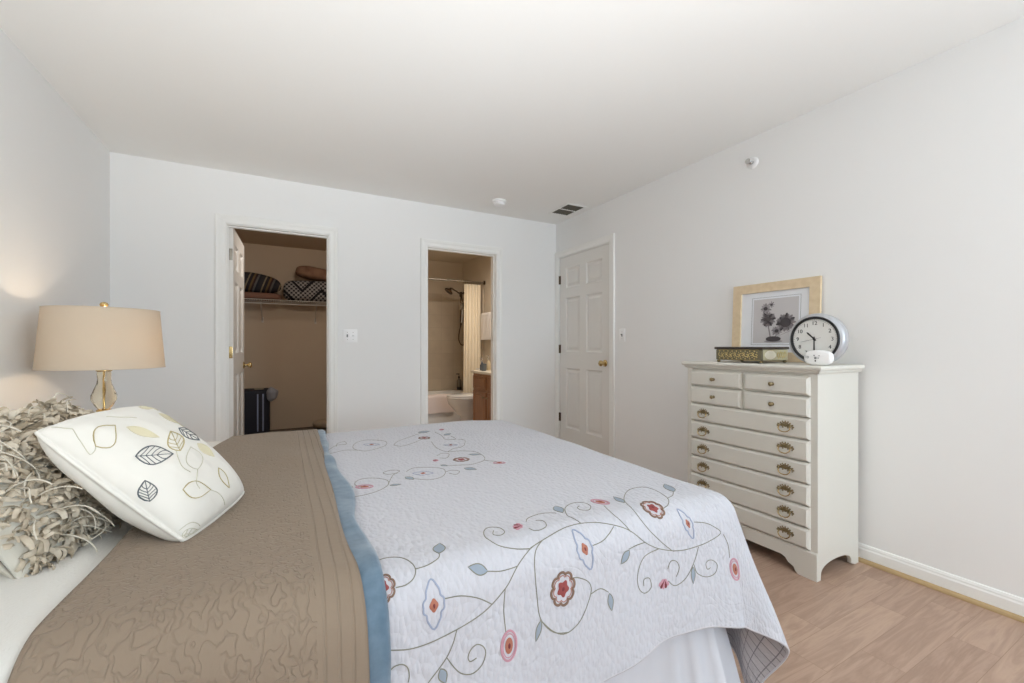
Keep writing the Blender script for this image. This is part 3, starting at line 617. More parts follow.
PLEAVES = [([(-0.893,0.464),(-0.871,0.411),(-0.844,0.38),(-0.816,0.366),(-0.782,0.371),(-0.747,0.388),(-0.709,0.422),(-0.665,0.468),(-0.61,0.524),(-0.526,0.59),(-0.572,0.614),(-0.612,0.639),(-0.652,0.654),(-0.692,0.661),(-0.734,0.652),(-0.776,0.63),(-0.816,0.592),(-0.856,0.539)],[],'gold'),([(-0.732,0.123),(-0.745,0.052),(-0.745,-0.003),(-0.734,-0.048),(-0.709,-0.079),(-0.674,-0.096),(-0.628,-0.107),(-0.563,-0.107),(-0.477,-0.101),(-0.357,-0.085),(-0.364,-0.028),(-0.377,0.025),(-0.395,0.074),(-0.428,0.112),(-0.47,0.141),(-0.528,0.154),(-0.592,0.156),(-0.659,0.147)],[[(-0.732,0.123),(-0.585,0.014),(-0.357,-0.085)],[(-0.701,0.096),(-0.621,0.112),(-0.517,0.143)],[(-0.701,0.096),(-0.705,0.025),(-0.721,-0.052)],[(-0.656,0.065),(-0.561,0.09),(-0.45,0.114)],[(-0.656,0.065),(-0.672,-0.017),(-0.681,-0.085)],[(-0.612,0.032),(-0.501,0.059),(-0.404,0.065)],[(-0.612,0.032),(-0.625,-0.048),(-0.619,-0.101)],[(-0.563,-0.001),(-0.45,0.017),(-0.377,0.001)],[(-0.563,-0.001),(-0.566,-0.07),(-0.53,-0.103)]],'slate'),([(-0.975,-0.397),(-0.951,-0.397),(-0.926,-0.388),(-0.909,-0.373),(-0.893,-0.351),(-0.887,-0.324),(-0.884,-0.291),(-0.887,-0.256),(-0.891,-0.218),(-0.898,-0.18),(-0.924,-0.191),(-0.946,-0.203),(-0.964,-0.214),(-0.975,-0.231),(-0.982,-0.251),(-0.986,-0.278),(-0.986,-0.309),(-0.984,-0.349)],[[(-0.975,-0.397),(-0.944,-0.291),(-0.898,-0.18)],[(-0.968,-0.371),(-0.975,-0.322),(-0.982,-0.271)],[(-0.968,-0.371),(-0.942,-0.364),(-0.906,-0.364)],[(-0.96,-0.34),(-0.968,-0.287),(-0.975,-0.24)],[(-0.96,-0.34),(-0.926,-0.335),(-0.893,-0.331)],[(-0.949,-0.307),(-0.96,-0.256),(-0.962,-0.218)],[(-0.949,-0.307),(-0.915,-0.302),(-0.889,-0.289)],[(-0.937,-0.276),(-0.944,-0.229),(-0.937,-0.198)],[(-0.937,-0.276),(-0.906,-0.265),(-0.891,-0.24)]],'slate'),([(-0.694,-0.526),(-0.692,-0.585),(-0.681,-0.63),(-0.656,-0.667),(-0.623,-0.692),(-0.581,-0.709),(-0.53,-0.721),(-0.47,-0.723),(-0.395,-0.723),(-0.3,-0.718),(-0.335,-0.672),(-0.369,-0.628),(-0.406,-0.588),(-0.444,-0.554),(-0.486,-0.53),(-0.532,-0.515),(-0.579,-0.506),(-0.632,-0.51)],[],'gold'),([(-0.211,-0.09),(-0.123,-0.061),(-0.048,-0.028),(0.017,0.008),(0.061,0.043),(0.076,0.079),(0.063,0.11),(0.034,0.141),(-0.003,0.172),(-0.039,0.203),(-0.121,0.165),(-0.176,0.134),(-0.218,0.105),(-0.253,0.074),(-0.278,0.043),(-0.287,0.012),(-0.282,-0.021),(-0.26,-0.054)],[[(-0.211,-0.09),(-0.138,0.052),(-0.039,0.203)],[(-0.191,-0.056),(-0.229,-0.017),(-0.278,0.021)],[(-0.191,-0.056),(-0.11,-0.021),(0.017,0.019)],[(-0.163,0.001),(-0.211,0.041),(-0.24,0.079)],[(-0.163,0.001),(-0.061,0.039),(0.056,0.081)],[(-0.134,0.059),(-0.174,0.096),(-0.174,0.132)],[(-0.134,0.059),(-0.041,0.096),(0.025,0.138)]],'gold'),([(0.227,0.216),(0.169,0.163),(0.143,0.118),(0.138,0.083),(0.154,0.052),(0.183,0.023),(0.225,0.001),(0.273,-0.021),(0.329,-0.041),(0.4,-0.059),(0.424,-0.014),(0.592,0.056),(0.74,0.123),(0.477,0.107),(0.464,0.141),(0.448,0.172),(0.4,0.196),(0.304,0.205)],[[(0.227,0.216),(0.282,0.074),(0.4,-0.059)],[(0.234,0.18),(0.307,0.163),(0.45,0.16)],[(0.234,0.18),(0.194,0.127),(0.149,0.074)],[(0.256,0.125),(0.353,0.112),(0.479,0.103)],[(0.256,0.125),(0.216,0.07),(0.196,0.023)],[(0.287,0.07),(0.375,0.052),(0.466,0.034)],[(0.287,0.07),(0.262,0.019),(0.273,-0.019)]],'slate'),([(-0.276,-0.422),(-0.16,-0.4),(-0.079,-0.373),(0.003,-0.34),(0.092,-0.298),(0.136,-0.258),(0.141,-0.218),(0.116,-0.18),(0.076,-0.143),(0.032,-0.105),(-0.076,-0.141),(-0.154,-0.169),(-0.218,-0.198),(-0.278,-0.231),(-0.331,-0.267),(-0.362,-0.302),(-0.366,-0.34),(-0.34,-0.38)],[],'pale'),([(-0.439,0.506),(-0.459,0.453),(-0.462,0.408),(-0.455,0.369),(-0.437,0.333),(-0.411,0.302),(-0.377,0.276),(-0.342,0.249),(-0.304,0.225),(-0.267,0.2),(-0.271,0.247),(-0.276,0.291),(-0.28,0.333),(-0.287,0.375),(-0.3,0.411),(-0.318,0.444),(-0.344,0.473),(-0.382,0.495)],[],'fill'),([(0.524,0.856),(0.464,0.805),(0.468,0.778),(0.501,0.763),(0.559,0.758),(0.632,0.76),(0.749,0.776),(0.754,0.754),(0.758,0.734),(0.76,0.714),(0.758,0.743),(0.752,0.769),(0.747,0.796),(0.74,0.818),(0.734,0.842),(0.725,0.862),(0.716,0.882),(0.703,0.9)],[],'fill'),([(0.561,0.619),(0.506,0.561),(0.437,0.501),(0.375,0.446),(0.362,0.404),(0.373,0.369),(0.619,0.388),(0.754,0.382),(0.765,0.344),(0.76,0.302),(0.765,0.346),(0.771,0.393),(0.776,0.437),(0.778,0.481),(0.778,0.524),(0.774,0.563),(0.721,0.59),(0.641,0.605)],[],'fill'),([(0.282,-0.096),(0.253,-0.134),(0.238,-0.169),(0.231,-0.203),(0.238,-0.231),(0.253,-0.26),(0.28,-0.284),(0.311,-0.311),(0.346,-0.335),(0.384,-0.36),(0.411,-0.322),(0.435,-0.284),(0.453,-0.249),(0.462,-0.216),(0.455,-0.185),(0.428,-0.158),(0.388,-0.134),(0.34,-0.114)],[],'fill'),([(0.222,-0.537),(0.129,-0.574),(0.07,-0.608),(0.039,-0.641),(0.025,-0.674),(0.028,-0.705),(0.039,-0.736),(0.061,-0.769),(0.094,-0.802),(0.136,-0.833),(0.163,-0.805),(0.191,-0.774),(0.222,-0.74),(0.247,-0.709),(0.262,-0.676),(0.269,-0.641),(0.265,-0.608),(0.253,-0.572)],[],'gold'),([(-0.995,-0.951),(-0.991,-0.995),(-0.971,-0.995),(-0.944,-0.995),(-0.909,-0.995),(-0.869,-0.995),(-0.825,-0.995),(-0.776,-0.995),(-0.723,-0.995),(-0.667,-0.995),(-0.698,-0.995),(-0.76,-0.988),(-0.829,-0.968),(-0.873,-0.949),(-0.906,-0.935),(-0.933,-0.929),(-0.96,-0.926),(-0.982,-0.933)],[[(-0.995,-0.951),(-0.858,-0.995),(-0.667,-0.995)],[(-0.986,-0.968),(-0.957,-0.955),(-0.926,-0.933)],[(-0.986,-0.968),(-0.953,-0.995),(-0.931,-0.995)],[(-0.935,-0.986),(-0.904,-0.968),(-0.869,-0.955)],[(-0.935,-0.986),(-0.891,-0.995),(-0.862,-0.995)],[(-0.851,-0.995),(-0.813,-0.988),(-0.765,-0.988)],[(-0.851,-0.995),(-0.818,-0.995),(-0.778,-0.995)]],'pale')]
PSTEMS = [[(-0.895,0.957),(-0.873,0.853),(-0.849,0.791)],[(-0.849,0.791),(-0.913,0.652),(-0.962,0.439),(-0.929,0.424),(-0.895,0.459)],[(-0.276,-0.422),(-0.475,-0.543),(-0.486,-0.636)],[(-0.3,-0.718),(-0.163,-0.809),(-0.065,-0.96)],[(-0.26,-0.072),(-0.484,-0.276),(-0.457,-0.411)],[(-0.988,-0.875),(-0.86,-0.889),(-0.705,-0.977)],[(-0.087,0.603),(-0.267,0.694),(-0.369,0.78)]]
#@@EMB_END
def on_quilt(uv, h): uv = np.asarray(uv, float); return cloth_o(uv[:, 0], uv[:, 1], np.full(len(uv), .004+h))
def nq(uv): uv = np.asarray(uv, float); return cloth_n(uv[:, 0], uv[:, 1])
for line in VINES:
    uv = np.array(cr(line, 5))
    MB().tube(on_quilt(uv, .0005), .0012, 6, flat=.55, nrm=nq(uv)).build('embroidered_vine', T_OLIVE, quilt, 60)
def ring_pts(c, R, fn, ang, asp, n=48):
    out = []
    for i in range(n):
        a = 2*PI*i/n; r = R*fn(a); x, y = r*math.cos(a), r*math.sin(a)*asp
        out.append((c[0]+x*math.cos(ang)-y*math.sin(ang), c[1]+x*math.sin(ang)+y*math.cos(ang)))
    return np.array(out)
def disc(b, c, R, fn, ang, asp, h, mi, n=36):
    o = ring_pts(c, R, fn, ang, asp, n); mid = (o+np.array(c))/2
    V = np.concatenate([on_quilt(o, h*.3), on_quilt(mid, h), on_quilt(np.array([c]), h)])
    F = [(i, (i+1) % n, n+(i+1) % n, n+i) for i in range(n)]+[(n+i, n+(i+1) % n, 2*n) for i in range(n)]
    b.add(V, F, mi)
def ringtube(b, c, R, fn, ang, asp, w, mi, n=48):
    uv = ring_pts(c, R, fn, ang, asp, n); b.tube(on_quilt(uv, .0008), w, 6, mi, closed=True, flat=.45, nrm=nq(uv))
scal = lambda k, d: (lambda a: 1+d*math.cos(k*a))
def flower(kind, c, R, ang, asp):
    b = MB()
    if kind == 'brown':
        pet = lambda a: 1.02-.17*(1-abs(math.sin(4*a)))**1.5
        ringtube(b, c, R*.9, pet, ang, asp, R*.09, 0, 72); ringtube(b, c, R*.72, pet, ang, asp, R*.030, 1, 72)
        disc(b, c, R*.42, scal(5, .16), ang, asp, .0025, 2); disc(b, c, R*.17, scal(3, .1), ang, asp, .0034, 3)
        ms = [T_BROWN, T_ORANGE, T_RED, T_DARK]; lb = 'brown scalloped embroidered flower with a red centre'
    elif kind == 'blue':
        f = lambda a: .44+.56*abs(math.cos(a))**5+.24*abs(math.sin(a))**3+.035*math.cos(10*a)
        ringtube(b, c, R*.95, f, ang, min(asp*1.5, 1), R*.05, 0); disc(b, c, R*.25, scal(4, .1), ang, asp*1.5, .0025, 1); disc(b, c, R*.13, scal(3, .1), ang, asp, .0034, 2)
        ms = [T_BLUE, T_ORANGE, T_DARK]; lb = 'pale blue pointed embroidered flower with a rust centre'
    elif kind == 'pink':
        ringtube(b, c, R*.86, scal(2, .02), ang, asp, R*.085, 0); ringtube(b, c, R*.68, scal(2, .02), ang, asp, R*.04, 0)
        disc(b, c, R*.46, scal(2, .05), ang, asp, .0025, 1); disc(b, c, R*.22, scal(2, .1), ang, asp, .0034, 2)
        ms = [T_PINK, T_ORANGE, T_DARK]; lb = 'pink oval embroidered flower with a rust centre'
    else:
        for i in range(5):
            a = ang-.9+i*.45; q = (c[0]+R*.5*math.cos(a), c[1]+R*.5*math.sin(a)); disc(b, q, R*.48, lambda t: .35+.65*abs(math.cos(t)), a, .7, .002, i % 2, 16)
        ms = [T_PINK, T_DARK]; lb = 'small red fan shaped embroidered flower'
    o = b.build('embroidered_flower', ms, quilt, 60); o['label'] = lb
for f in FLOWERS: flower(*f)
for (p0, p1, w) in LEAVES:
    p0 = np.array(p0); p1 = np.array(p1); d = p1-p0; L = np.linalg.norm(d); e = np.array([-d[1], d[0]])/max(L, 1e-6)
    ts = np.linspace(0, 1, 12); pr = np.sin(PI*ts**.85)*w
    A = [p0+d*t+e*x for t, x in zip(ts, pr)]; B = [p0+d*t-e*x for t, x in zip(ts, pr)]; C = [p0+d*t for t in ts]
    b = MB(); b.add(np.concatenate([on_quilt(A, .0003), on_quilt(C, .0016), on_quilt(B, .0003)]),
        [(i, i+1, 13+i, 12+i) for i in range(11)]+[(12+i, 13+i, 25+i, 24+i) for i in range(11)])
    out = np.array(A+B[::-1][1:-1]); b.tube(on_quilt(out, .0006), .0012, 5, 1, closed=True, flat=.6, nrm=nq(out))
    b.build('embroidered_leaf', [T_LEAF, T_OLIVE], quilt, 60)

# ---------------------------------------------------------------- pillows
def pillow_mesh(P, name, m, parent, n=41):
    S = np.sin(np.linspace(-PI/2, PI/2, n)); s, t = np.meshgrid(S, S, indexing='ij')
    A = P(s, t, 1.0).reshape(-1, 3); B = P(s, t, -1.0).reshape(-1, 3)
    F = [(i*n+j, (i+1)*n+j, (i+1)*n+j+1, i*n+j+1) for i in range(n-1) for j in range(n-1)]
    b = MB(); b.add(np.concatenate([A, B]), F+[tuple(n*n+k for k in f[::-1]) for f in F])
    o = b.build(name, m, parent); bm = bmesh.new(); bm.from_mesh(o.data); bmesh.ops.remove_doubles(bm, verts=bm.verts, dist=1e-5); bm.to_mesh(o.data); bm.free()
    o.data.polygons.foreach_set('use_smooth', [True]*len(o.data.polygons)); return o
def seam(P, name, m, parent, r=.004, n=40):
    L = np.linspace(-1, 1, n); one = np.ones(n)
    st = np.concatenate([np.stack([L, -one], -1)[:-1], np.stack([one, L], -1)[:-1], np.stack([-L, one], -1)[:-1], np.stack([-one, -L], -1)[:-1]])
    return MB().tube(P(st[:, 0], st[:, 1], 0.0*st[:, 0]), r, 8, closed=True).build(name, m, parent, 60)
lp = thing('leaf_pillow', (-.22, 1.38, .69), 'cream throw pillow embroidered with leaves leaning on the shaggy pillow', 'pillow')
pillow_mesh(LEAFP, 'cover', SATIN, lp); seam(LEAFP, 'piping', SATIN, lp, .0045)
def on_pillow(st, h): st = np.asarray(st, float); return LEAFP(st[:, 0], st[:, 1], np.ones(len(st)))+LEAFN*h
for (out, veins, kind) in PLEAVES:
    b = MB(); out = np.array(out); b.tube(on_pillow(out, .0006), .0016 if kind != 'pale' else .001, 6, 0, closed=True, flat=.6)
    for v in veins: b.tube(on_pillow(cr(v, 3), .0005), .0008, 5, 0)
    ms = [{'gold': T_GOLD, 'slate': T_SLATE, 'pale': T_PALE, 'fill': F_GOLD}[kind]]
    if kind == 'fill':
        c = out.mean(0); n = len(out); b.add(np.concatenate([on_pillow(out, .0004), on_pillow(np.array([c]), .001)]), [(i, (i+1) % n, n) for i in range(n)], 0)
    b.build('leaf_embroidery', ms, lp, 60)
if PSTEMS:
    for s in PSTEMS: MB().tube(on_pillow(cr(s, 5), .0004), .0009, 5).build('stem_embroidery', T_PALE, lp, 60)

SHP, SHN = pillow((-.485, 1.375, .797), (.25, .968, 0), (-.58, .0, .75), .205, .170, .085, k=.05, e=.42)
sp = thing('shaggy_pillow', (-.40, 1.30, .68), 'cream throw pillow with a shaggy fringed front at the bed head', 'pillow')
pillow_mesh(SHP, 'cover', SHAGB, sp)
def shag():
    b = MB(); rg = np.random.RandomState(3)
    a = SHP(np.array([.1]), np.array([0.]), np.array([0.]))[0]-SHP(np.array([0.]), np.array([0.]), np.array([0.]))[0]; a /= np.linalg.norm(a)
    bb = np.cross(SHN, a); up = np.array([0, 0, 1.0])
    for i in range(2300):
        s, t = rg.uniform(-.97, 1), rg.uniform(-1, 1)
        if i > 2000:
            if rg.rand() < .5: s = rg.uniform(.93, 1)
            else: t = np.sign(t)*rg.uniform(.93, 1)
        p = SHP(np.array([s]), np.array([t]), np.array([1.]))[0]
        d = SHN*rg.uniform(.6, 1.2)+a*(rg.normal()*.55+max(s, 0)*.4)+bb*(rg.normal()*.55+t*.3); d /= np.linalg.norm(d)
        # a strip of fabric that leaves the ground and curls over on itself
        L = rg.uniform(.030, .056); w = rg.uniform(.0032, .0068)
        side = np.cross(d, rg.normal(size=3)); side /= np.linalg.norm(side); bend = np.cross(side, d)
        if bend @ up > 0 and rg.rand() < .75: bend = -bend
        curl = rg.uniform(1.2, 3.6); tw = rg.uniform(-1.2, 1.2); x = p-SHN*.006; pts = []; nr = []
        K = 8
        for k in range(K):
            pts.append(x.copy()); th = curl*(k/(K-1))**1.3; tw_ = tw*k/(K-1)
            dd = d*math.cos(th)+bend*math.sin(th)
            nr.append(side*math.cos(tw_)+np.cross(dd, side)*math.sin(tw_)); x = x+dd*L/(K-1)
        b.tube(pts, [w*.16*q for q in (1, 1, 1, 1, 1, 1, .9, .7)], 6, 0, flat=6.0, nrm=nr)
    o = b.build('shag_pile', SHAG, sp, 60); o['kind'] = 'stuff'; o['label'] = 'curled beige fabric shag'
    b = MB()
    for i in range(70):
        s, t = rg.uniform(-.9, 1), rg.uniform(-1, 1); p = SHP(np.array([s]), np.array([t]), np.array([1.]))[0]+SHN*.016
        d = SHN*.5+a*rg.normal()+bb*rg.normal(); d /= np.linalg.norm(d); side = np.cross(d, SHN); L = rg.uniform(.06, .11); pts = []; x = p.copy()
        for k in range(10):
            pts.append(x.copy()); f = k/9; d2 = d+side*math.sin(f*4+i)*.8+SHN*(.4-f*.7)+np.array([0, 0, -1.0])*f*1.0; d2 /= np.linalg.norm(d2); x = x+d2*L/9
        b.tube(pts, .0014, 5)
    o = b.build('yarn_fringe', YARN, sp, 80); o['kind'] = 'stuff'
shag()

# ---------------------------------------------------------------- nightstand and lamp
ns = thing('nightstand', (-.80, 2.78, 0), 'small white nightstand behind the bed holding the table lamp', 'nightstand')
MB().box(-1.00, -.58, 2.56, 3.00, .56, .585, .005).build('top', DRESS, ns, 40)
MB().box(-.99, -.60, 2.58, 2.98, .10, .56, .004).build('body', DRESS, ns, 40)
d = MB().box(-.60, -.585, 2.60, 2.96, .40, .54, .004).build('drawer', DRESS, ns, 40)
MB().lathe([(.006, 0), (.006, .012), (.013, .018), (.009, .026)], (-.585, 2.78, .47), 'x', 14).build('knob', BRASS, d, 50)
for x in (-.97, -.63):
    for y in (2.60, 2.96): MB().box(x-.018, x+.018, y-.018, y+.018, 0, .10, .003).build('leg', DRESS, ns, 40)
LX, LY = -.757, 2.75
lamp = thing('table_lamp', (LX, LY, .585), 'table lamp with linen drum shade and amber glass gourd base', 'lamp')
MB().lathe([(.075, .585), (.075, .600), (.055, .612), (.030, .618)], (LX, LY, 0), 'z', 32).build('foot', BRIGHTB, lamp, 40)
MB().lathe([(.030, .618), (.050, .640), (.062, .680), (.056, .720), (.030, .755), (.026, .764)], (LX, LY, 0), 'z', 32).build('glass_base', GLASSA, lamp, 60)
MB().lathe([(.026, .764), (.030, .768), (.030, .776), (.024, .782), (.024, .790), (.029, .795), (.029, .800), (.022, .806)], (LX, LY, 0), 'z', 32).build('collar', BRIGHTB, lamp, 40)
g = MB(); prof = [(.022, .806), (.034, .822), (.046, .850), (.046, .872), (.036, .900), (.027, .925), (.024, .950), (.026, .975), (.024, .985)]
V = []; n = 48
for r, z in prof:
    for j in range(n): a = 2*PI*j/n; rr = r*(1+.035*math.cos(12*a+z*45)); V.append((LX+rr*math.cos(a), LY+rr*math.sin(a), z))
g.add(V, [(i*n+j, i*n+(j+1) % n, (i+1)*n+(j+1) % n, (i+1)*n+j) for i in range(len(prof)-1) for j in range(n)])
g.build('glass_gourd', GLASSA, lamp, 70)
MB().lathe([(.004, .806), (.004, .985)], (LX, LY, 0), 'z', 10).build('stem', BRIGHTB, lamp, 40)
b = MB().lathe([(.024, .985), (.030, .988), (.030, 1.000), (.018, 1.006), (.018, 1.05), (.008, 1.055)], (LX, LY, 0), 'z', 24)
b.tube([(LX, LY-.012, 1.03), (LX, LY-.055, 1.08), (LX, LY-.06, 1.18), (LX, LY-.02, 1.276), (LX, LY, 1.280), (LX, LY+.02, 1.276), (LX, LY+.06, 1.18), (LX, LY+.055, 1.08), (LX, LY+.012, 1.03)], .0022, 6)
for k in range(3):
    a = 2*PI*k/3+.4; b.tube([(LX, LY, 1.277), (LX+.206*math.cos(a), LY+.206*math.sin(a), 1.279)], .002, 6)
b.build('harp_and_socket', BRIGHTB, lamp, 40)
MB().lathe([(.010, 1.045), (.014, 1.06), (.030, 1.095), (.032, 1.115), (.024, 1.14), (.008, 1.15)], (LX, LY, 0), 'z', 20).build('light_bulb', BULB, lamp, 70)
MB().lathe([(.005, 1.275), (.005, 1.290), (.010, 1.292), (.005, 1.295), (.013, 1.299), (.017, 1.308), (.013, 1.317), (.004, 1.321)], (LX, LY, 0), 'z', 20).build('finial', BRIGHTB, lamp, 50)
sh = MB().lathe([(.2300, 1.002), (.2085, 1.284), (.2065, 1.284), (.2280, 1.002), (.2300, 1.002)], (LX, LY, 0), 'z', 72, cap=False).build('lamp_shade', LINEN, lamp, 40)
for z, r in ((1.003, .2295), (1.283, .2080)):
    MB().tube([(LX+r*math.cos(2*PI*i/72), LY+r*math.sin(2*PI*i/72), z) for i in range(72)], .0025, 6, closed=True).build('shade_trim', LINEN, sh, 60)
pl = bpy.data.lights.new('lamp_glow', 'POINT'); pl.energy = 3.0; pl.color = (1.0, .84, .66); pl.shadow_soft_size = .035
po = bpy.data.objects.new('lamp_glow', pl); po.location = (LX+.05, LY, 1.12); COL.objects.link(po)

# ---------------------------------------------------------------- dresser
DX0, DX1, DY0, DY1, DT = 2.215, 2.600, 1.085, 1.815, 1.014
dr = thing('chest_of_drawers', ((DX0+DX1)/2, (DY0+DY1)/2, 0), 'tall cream painted chest of drawers with brass pulls against right wall', 'dresser')
fx = DX0
b = MB()
b.box(fx, DX1, DY0, DY0+.022, .1252, .975); b.box(fx, DX1, DY1-.022, DY1, .1252, .975); b.box(DX1-.012, DX1, DY0+.02, DY1-.02, .115, .975)
b.box(fx, fx+.016, DY0+.022, DY0+.040, .115, .975); b.box(fx, fx+.016, DY1-.040, DY1-.022, .115, .975)
b.box(fx+.014, DX1-.012, DY0+.02, DY1-.02, .115, .135); b.box(fx+.010, fx+.030, DY0+.03, DY1-.03, .13, .975)
b.build('case', DRESS, dr, 40)
b = MB()
tp = [(.0, .975), (.010, .978), (.014, .985), (.014, .990), (.023, .993), (.026, 1.000), (.026, 1.008), (.021, 1.014)]
for i, (o, z) in enumerate(tp):
    b.v += [(fx-o, DY0-o, z), (fx-o, DY1+o, z), (DX1+.006, DY1+o, z), (DX1+.006, DY0-o, z)]
    if i:
        for j in range(4): k = (i-1)*4; b.f.append((k+j, k+(j+1) % 4, k+4+(j+1) % 4, k+4+j)); b.m.append(0)
b.f += [(0,1,2,3), tuple(len(b.v)-4+i for i in range(4))]; b.m += [0, 0]
b.build('top', DRESS, dr)
# bracket-foot plinth
def ogee(w, half, foot, zt):
    """front apron outline from centre: flat run with ogee brackets down to feet"""
    c = [(foot, 0), (foot+.012, .012), (foot+.020, .030), (foot+.045, .040), (foot+.058, .058), (foot+.075, .066)]
    left = [(0, 0)]+c; right = [(w-a, z) for a, z in c[::-1]]+[(w, 0)]
    return left+right+[(w, zt), (0, zt)]
w = DY1-DY0
b = MB(); b.prism(ogee(w, 0, .085, .125), lambda a, z, d: (fx-.008+d, DY0+a, z), 0, .020)
b.prism([(fx-.008, .1252), (fx-.001, .132), (fx+.009, .132), (fx+.009, .1252)], lambda x, z, d: (x, d, z), DY0+.0005, DY1-.0005)
wd = DX1-fx+.008
arch = [(.0195, 0), (.035, 0)]+[(.035+.0+(wd-.07-.035)*(.5-.5*math.cos(PI*i/14)), .012+.062*math.sin(PI*i/14)**.6) for i in range(0, 15)]+[(wd-.035, 0), (wd, 0), (wd, .125), (.0195, .125)]
for y in (DY0, DY1-.018): b.prism(arch, lambda a, z, d: (fx-.008+a, d, z), y, y+.018)
b.build('plinth', DRESS, dr)
def drawer_front(y0, y1, z0, z1):
    """lipped front with wide sloping borders"""
    bm = bmesh.new(); x = fx-.004
    V = [bm.verts.new(p) for p in ((x, y0, z0), (x, y1, z0), (x, y1, z1), (x, y0, z1))]
    B = [bm.verts.new((fx+.012, p.co.y, p.co.z)) for p in V]
    f = bm.faces.new(V[::-1])
    for i in range(4): bm.faces.new((V[i], V[(i+1) % 4], B[(i+1) % 4], B[i]))
    bm.faces.new(B); bm.normal_update()
    if f.normal.x > 0: f.normal_flip()
    bmesh.ops.inset_individual(bm, faces=[f], thickness=.003, depth=.004); bmesh.ops.inset_individual(bm, faces=[f], thickness=.013, depth=.010)
    bmesh.ops.inset_individual(bm, faces=[f], thickness=.002, depth=.0)
    return MB().bm(bm).build('drawer', DRESS, dr)
LOBES = [(0, .004, .0085), (0, .0165, .0055), (0, .024, .0035)]+[(q*x, z, r) for q in (-1, 1) for x, z, r in ((.0085, .015, .0050), (.0135, .022, .0038), (.0165, .0085, .0060), (.0225, .0155, .0042), (.0270, .0035, .0062), (.0345, .0080, .0040), (.0375, -.0010, .0048), (.0330, -.0085, .0036), (.0120, -.0060, .0042))]
def pull(parent, y, z):
    """pierced bat-wing back plate with a swinging bail"""
    xf = fx-.0165; b = MB()
    for a, c, r in LOBES: b.lathe([(r, 0), (r, -.0022), (r*.6, -.0034)], (xf, y+a, z+c), 'x', 12)
    b.prism([(-.036, -.002), (.036, -.002), (.026, .006), (.010, .010), (-.010, .010), (-.026, .006)], lambda a, c, d: (xf-d, y+a, z+c), 0, .0016)
    for s in (-1, 1): b.lathe([(.005, 0), (.005, -.010), (.0065, -.014), (.003, -.018)], (xf, y+s*.027, z+.002), 'x', 12)
    b.tube(cr([(xf-.012, y-.027, z), (xf-.016, y-.027, z-.012), (xf-.019, y-.016, z-.023), (xf-.020, y, z-.026), (xf-.019, y+.016, z-.023), (xf-.016, y+.027, z-.012), (xf-.012, y+.027, z)], 4), .0026, 8, 1)
    return b.build('drawer_pull', [BRASS, BRIGHTB], parent, 40)
yc = (DY0+DY1)/2; ins = .030
SZ = [.963, .866, .762]; LZ = [.762, .657, .552, .446, .341, .236, .135]
for (z1, z0) in ((.963, .869), (.864, .764)):
    for (y0, y1, ky) in ((DY0+ins, yc-.009, 1.285), (yc+.009, DY1-ins, 1.622)):
        d = drawer_front(y0, y1, z0+.002, z1-.001)
        MB().lathe([(.009, 0), (.009, -.002), (.0045, -.004), (.0045, -.012), (.010, -.017), (.011, -.022), (.007, -.027), (.002, -.028)], (fx-.0165, ky, (z0+z1)/2), 'x', 16).build('knob', BRASS, d, 50)
for i in range(6):
    d = drawer_front(DY0+ins, DY1-ins, LZ[i+1]+.002, LZ[i]-.002)
    for y in (1.222, 1.690): pull(d, y, (LZ[i]+LZ[i+1])/2+.002)

# ---------------------------------------------------------------- things on the dresser
# framed photograph leaning on the wall
FY0, FY1, FZ1 = 1.266, 1.782, 1.497
def leanx(z): return 2.604+(z-DT)*.05
fr = thing('picture_frame', (2.57, (FY0+FY1)/2, DT), 'light wood framed black and white flower photograph leaning on the wall', 'picture')
def fpt(y, z, d): return (leanx(z)-d, y, z)
def rail(poly, d1):
    b = MB(); b.prism(poly, lambda y, z, d: fpt(y, z, d), -.004, d1); return b.build('frame_rail', WOODF, fr)
fw = .055; z0 = DT+.002
O = [(FY0, z0), (FY1, z0), (FY1, FZ1), (FY0, FZ1)]; I = [(FY0+fw, z0+fw), (FY1-fw, z0+fw), (FY1-fw, FZ1-fw), (FY0+fw, FZ1-fw)]
for i in range(4): rail([O[i], O[(i+1) % 4], I[(i+1) % 4], I[i]], .014)
def flat(name, m, poly, d, parent=fr):
    b = MB(); b.prism(poly, lambda y, z, k: fpt(y, z, k), d, d+.0008); return b.build(name, m, parent)
rect = lambda a0, a1, c0, c1: [(a0, c0), (a1, c0), (a1, c1), (a0, c1)]
flat('mat_board', MATB, rect(FY0+fw, FY1-fw, z0+fw, FZ1-fw), .001)
py0, py1, pz0, pz1 = 1.381, 1.647, 1.128, 1.397
b = MB(); g = .010
for (a0, a1, c0, c1) in ((py0-g-.0015, py1+g+.0015, pz1+g, pz1+g+.0015), (py0-g-.0015, py1+g+.0015, pz0-g-.0015, pz0-g), (py0-g-.0015, py0-g, pz0-g, pz1+g), (py1+g, py1+g+.0015, pz0-g, pz1+g)):
    b.prism(rect(a0, a1, c0, c1), lambda y, z, k: fpt(y, z, k), .0018, .0024)
b.build('border_line', INKL, fr)
ph = flat('photograph', [PHOTOBG], rect(py0, py1, pz0, pz1), .0018)
ph['label'] = 'grey photograph of daisies in a small vase'
b = MB()
def petal(cy, cz, a, L, w, mi, d):
    pts = [(0, -w*.35), (L*.5, -w), (L*.9, -w*.55), (L, 0), (L*.9, w*.55), (L*.5, w), (0, w*.35)]
    b.prism([(cy+x*math.cos(a)-y*math.sin(a), cz+x*math.sin(a)+y*math.cos(a)) for x, y in pts], lambda y, z, k: fpt(y, z, k), .0024, d, mi)
